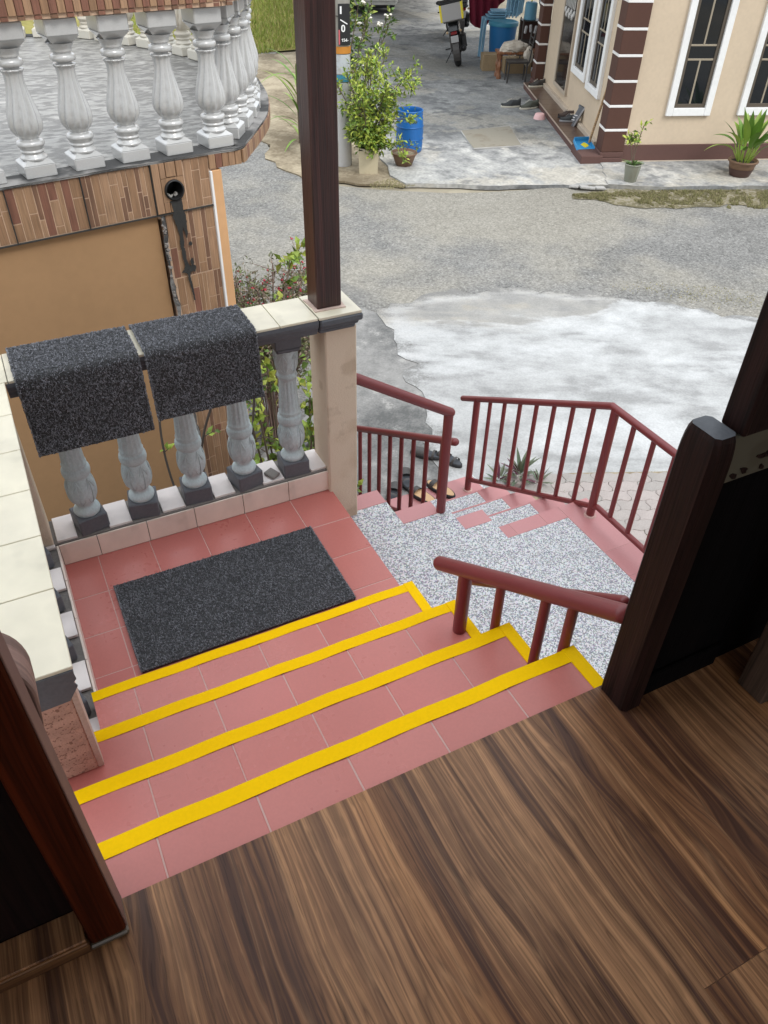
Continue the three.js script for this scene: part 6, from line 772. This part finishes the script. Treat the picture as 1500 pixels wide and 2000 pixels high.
{ const b = hp(-0.75, -1.62, 9.5), t = thing('hanging_cloth', 'deep maroon cloth hanging in folds beside the blue chairs', 'cloth', b); const P = [], n = 46, m = 8, at = (i, k) => { const u = i / n, v = k / m; return hp(-1.20 + 1.15 * u * (1 - 0.12 * v) + 0.18 * v * (1 - u), -0.35 - 1.25 * v - 0.12 * Math.sin(u * 5) * v + (u > 0.5 ? 0.35 * (u - .5) * 2 * v : 0), 9.5 + 0.05 * Math.sin(u * 31) * (0.3 + 0.7 * v)); }; for (let i = 0; i < n; i++) for (let k = 0; k < m; k++) P.push(...at(i, k), ...at(i + 1, k), ...at(i + 1, k + 1), ...at(i, k), ...at(i + 1, k + 1), ...at(i, k + 1)); part(t, 'drape', fromTris(P), MT.maroon); part(t, 'line', tube([hp(-1.3, -0.34, 9.5), hp(0.2, -0.34, 9.5)], 0.008, 6), MT.grey); part(t, 'pole', [tube([hp(-1.32, G, 9.5), hp(-1.32, -0.3, 9.5)], 0.018, 8)], M(0.5, 0.48, 0.36, 0.5)); }
// ------------------------------------------------------------------ vehicles
function wheel(t, c, R, w, m4, rim) { const tr = ni(new THREE.TorusGeometry(R - w / 2, w / 2, 12, 40)); tr.scale(1, 1, 1.15); const m = new THREE.Matrix4().makeTranslation(...c); const wh = part(t, 'wheel', tr.applyMatrix4(m).applyMatrix4(m4), MT.rubber); const s = []; for (let k = 0; k < 6; k++) { const a = k * Math.PI / 3; s.push(taper([0.03 * Math.cos(a), 0.03 * Math.sin(a), 0], [(R - w) * Math.cos(a), (R - w) * Math.sin(a), 0], 0.014, 0.010, 6)); } s.push(ni(new THREE.TorusGeometry(R - w * 0.95, 0.012, 8, 32))); const hub = ni(new THREE.CylinderGeometry(0.045, 0.045, 0.11, 16)); hub.rotateX(Math.PI / 2); s.push(hub); part(wh, 'rim', s.map(g => g.applyMatrix4(m).applyMatrix4(m4)), rim ?? MT.grey); return wh; }
function motorbike(name, label, p, ry, lean, withBox) {   // local x points forward, rear wheel touches the base
  const t = thing(name, label, 'motorcycle', p); const m4 = place4(p, ry, 0, lean); const A = (n, gs, m) => part(t, n, [gs].flat().map(g => ni(g).applyMatrix4(m4)), m);
  wheel(t, [0.0, 0.29, 0], 0.29, 0.14, m4); wheel(t, [1.26, 0.29, 0], 0.29, 0.09, m4);
  const body = extr([[-0.28, 0.78], [-0.05, 0.70], [0.18, 0.60], [0.35, 0.46], [0.62, 0.44], [0.86, 0.55], [1.0, 0.82], [0.93, 0.98], [0.78, 0.99], [0.62, 0.92], [0.50, 0.80], [0.1, 0.80], [-0.22, 0.88]], 0.17, 0.03); body.translate(0, 0, -0.085); A('body', buv(body), MT.blackGloss);
  const seat = extr([[-0.25, 0.885], [0.1, 0.81], [0.52, 0.81], [0.60, 0.90], [0.45, 0.865], [0.1, 0.875], [-0.2, 0.93]], 0.19, 0.02); seat.translate(0, 0, -0.095); A('seat', seat, MT.black);
  A('engine', [X(cbox(0.17, 0.14, 0.13, 0.04), { p: [0.52, 0.36, 0] }), X(ni(new THREE.CylinderGeometry(0.09, 0.09, 0.30, 18)), { rx: Math.PI / 2, p: [0.42, 0.32, 0] })], MT.grey);
  A('swing_arm', [tube([[0, 0.29, 0.09], [0.40, 0.36, 0.09]], 0.022, 8), tube([[0, 0.29, -0.09], [0.40, 0.36, -0.09]], 0.022, 8)], MT.metalDark);
  A('shock', [tube([[0.02, 0.34, 0.11], [0.12, 0.68, 0.11]], 0.025, 10), tube([[0.02, 0.34, -0.11], [0.12, 0.68, -0.11]], 0.025, 10)], MT.metalDark);
  A('side_case', X(cbox(0.17, 0.13, 0.06, 0.03), { p: [0.02, 0.50, 0.19] }), MT.black);
  A('exhaust', [taper([0.45, 0.24, 0.14], [-0.18, 0.38, 0.17], 0.035, 0.07, 16), X(ni(new THREE.SphereGeometry(0.058, 14, 8)), { p: [-0.18, 0.38, 0.17] })], MT.black);
  A('fork', [tube([[1.26, 0.29, 0.08], [1.02, 0.92, 0.08]], 0.022, 8), tube([[1.26, 0.29, -0.08], [1.02, 0.92, -0.08]], 0.022, 8)], MT.metalDark);
  A('handlebar', [tube([[0.86, 1.04, 0.35], [0.95, 1.03, 0.15], [0.95, 1.03, -0.15], [0.86, 1.04, -0.35]], 0.014, 8)], MT.black); A('mirror', [X(ni(new THREE.SphereGeometry(0.06, 12, 8)), { s: [0.35, 0.7, 1], p: [0.92, 1.22, 0.32] }), tube([[0.93, 1.05, 0.26], [0.92, 1.2, 0.32]], 0.007, 6), X(ni(new THREE.SphereGeometry(0.06, 12, 8)), { s: [0.35, 0.7, 1], p: [0.92, 1.22, -0.32] }), tube([[0.93, 1.05, -0.26], [0.92, 1.2, -0.32]], 0.007, 6)], MT.black);
  const fd = []; for (let k = 0; k < 8; k++) { const a0 = 1.75 + k * 0.22, a1 = a0 + 0.23, R = 0.335; fd.push(X(cbox(0.042, 0.006, 0.075, 0.004), { rz: (a0 + a1) / 2 - Math.PI / 2, p: [R * Math.cos((a0 + a1) / 2), 0.29 + R * Math.sin((a0 + a1) / 2), 0] })); } A('rear_fender', fd, MT.metalDark);
  A('tail_light', X(cbox(0.03, 0.032, 0.07, 0.012), { p: [-0.29, 0.72, 0] }), MT.tailRed); A('number_plate', X(cbox(0.006, 0.07, 0.085, 0.003), { rz: 0.25, p: [-0.30, 0.60, 0] }), M(0.5, 0.5, 0.5, 0.5)); A('indicator', [X(ni(new THREE.SphereGeometry(0.028, 10, 6)), { p: [-0.24, 0.74, 0.15] }), X(ni(new THREE.SphereGeometry(0.028, 10, 6)), { p: [-0.24, 0.74, -0.15] })], M(0.5, 0.35, 0.2, 0.3));
  A('side_stand', tube([[0.42, 0.28, -0.12], [0.32, 0.02, -0.33]], 0.012, 6), MT.black); A('foot_peg', [tube([[0.38, 0.33, 0.10], [0.38, 0.33, 0.24]], 0.014, 6), tube([[0.38, 0.33, -0.10], [0.38, 0.33, -0.26]], 0.014, 6)], MT.black);
  if (withBox) { const bx = A('delivery_box', X(cbox(0.22, 0.17, 0.25, 0.02), { p: [-0.16, 1.135, 0] }), M(0.36, 0.35, 0.34, 0.7)); for (const s of [-1, 1]) part(bx, 'reflective_corner', X(cbox(0.226, 0.165, 0.026, 0.012), { p: [-0.16, 1.135, s * 0.232] }).applyMatrix4(m4), MT.yellow); part(bx, 'lid', X(cbox(0.225, 0.022, 0.256, 0.01), { p: [-0.16, 1.325, 0] }).applyMatrix4(m4), MT.black); A('rack', [X(cbox(0.22, 0.012, 0.20, 0.006), { p: [-0.12, 0.952, 0] })], MT.metalDark); }
  return t; }
const b1 = hp(-1.46, G + 0.045, 7.62); motorbike('motorcycle', 'black motorcycle with a grey delivery box edged in yellow', b1, Math.PI / 2 - 0.43 - 0.12, -0.22, true);
const b2 = hp(-1.10, G + 0.045, 11.2); motorbike('motorcycle', 'second dark motorcycle parked behind the delivery bike', b2, Math.PI / 2 - 0.43 + 0.1, 0.05, false);
{ // silver-white car, rear towards us
  const p = [12.75, G + 0.04, -24.6], t = thing('parked_car', 'white car parked at the far end of the driveway', 'car', p); const m4 = place4(p, Math.PI / 2 - 0.30, 0, 0); const A = (n, gs, m, par = t) => part(par, n, [gs].flat().map(g => ni(g).applyMatrix4(m4)), m);
  // local x forward from the rear bumper
  const side = [[0.02, 0.34], [0.0, 0.55], [0.05, 0.90], [0.25, 1.02], [0.55, 1.40], [0.9, 1.50], [2.2, 1.50], [2.9, 1.05], [3.7, 0.90], [4.0, 0.70], [4.05, 0.34], [3.6, 0.26], [0.45, 0.26]]; const bd = extr(side, 1.52, 0.08); bd.translate(0, 0, -0.76); A('body', buv(bd), MT.carWhite);
  A('bumper', X(cbox(0.16, 0.15, 0.83, 0.07), { p: [0.06, 0.46, 0] }), MT.carWhite); A('underside', X(cbox(1.9, 0.05, 0.72, 0.02), { p: [2.0, 0.22, 0] }), MT.black);
  for (const s of [-1, 1]) { const l = A('tail_light', X(cbox(0.07, 0.15, 0.10, 0.03), { p: [0.02, 0.80, s * 0.70] }), MT.black); part(l, 'red_lens', X(cbox(0.02, 0.13, 0.045, 0.015), { p: [-0.055, 0.80, s * 0.655] }).applyMatrix4(m4), MT.tailRed); }
  A('rear_window', extr([[0.27, 1.05], [0.55, 1.41], [0.57, 1.41], [0.29, 1.05]], 1.3, 0.01).translate(-0.02, 0, -0.65), MT.glass); A('number_plate', X(cbox(0.008, 0.06, 0.22, 0.004), { p: [-0.075, 0.62, 0] }), MT.black);
  for (const [x, s] of [[0.75, -1], [0.75, 1], [3.25, -1], [3.25, 1]]) { const tr = ni(new THREE.TorusGeometry(0.215, 0.085, 12, 32)); const wh = part(t, 'wheel', X(tr, { p: [x, 0.30, s * 0.76] }).applyMatrix4(m4), MT.rubber); const c = ni(new THREE.CylinderGeometry(0.17, 0.17, 0.10, 20)); part(wh, 'rim', X(c, { rx: Math.PI / 2, p: [x, 0.30, s * 0.76] }).applyMatrix4(m4), MT.grey); } }
scene.traverse(o => { if (o.isMesh && !o.name) o.name = 'part'; });
renderer.render(scene, camera);
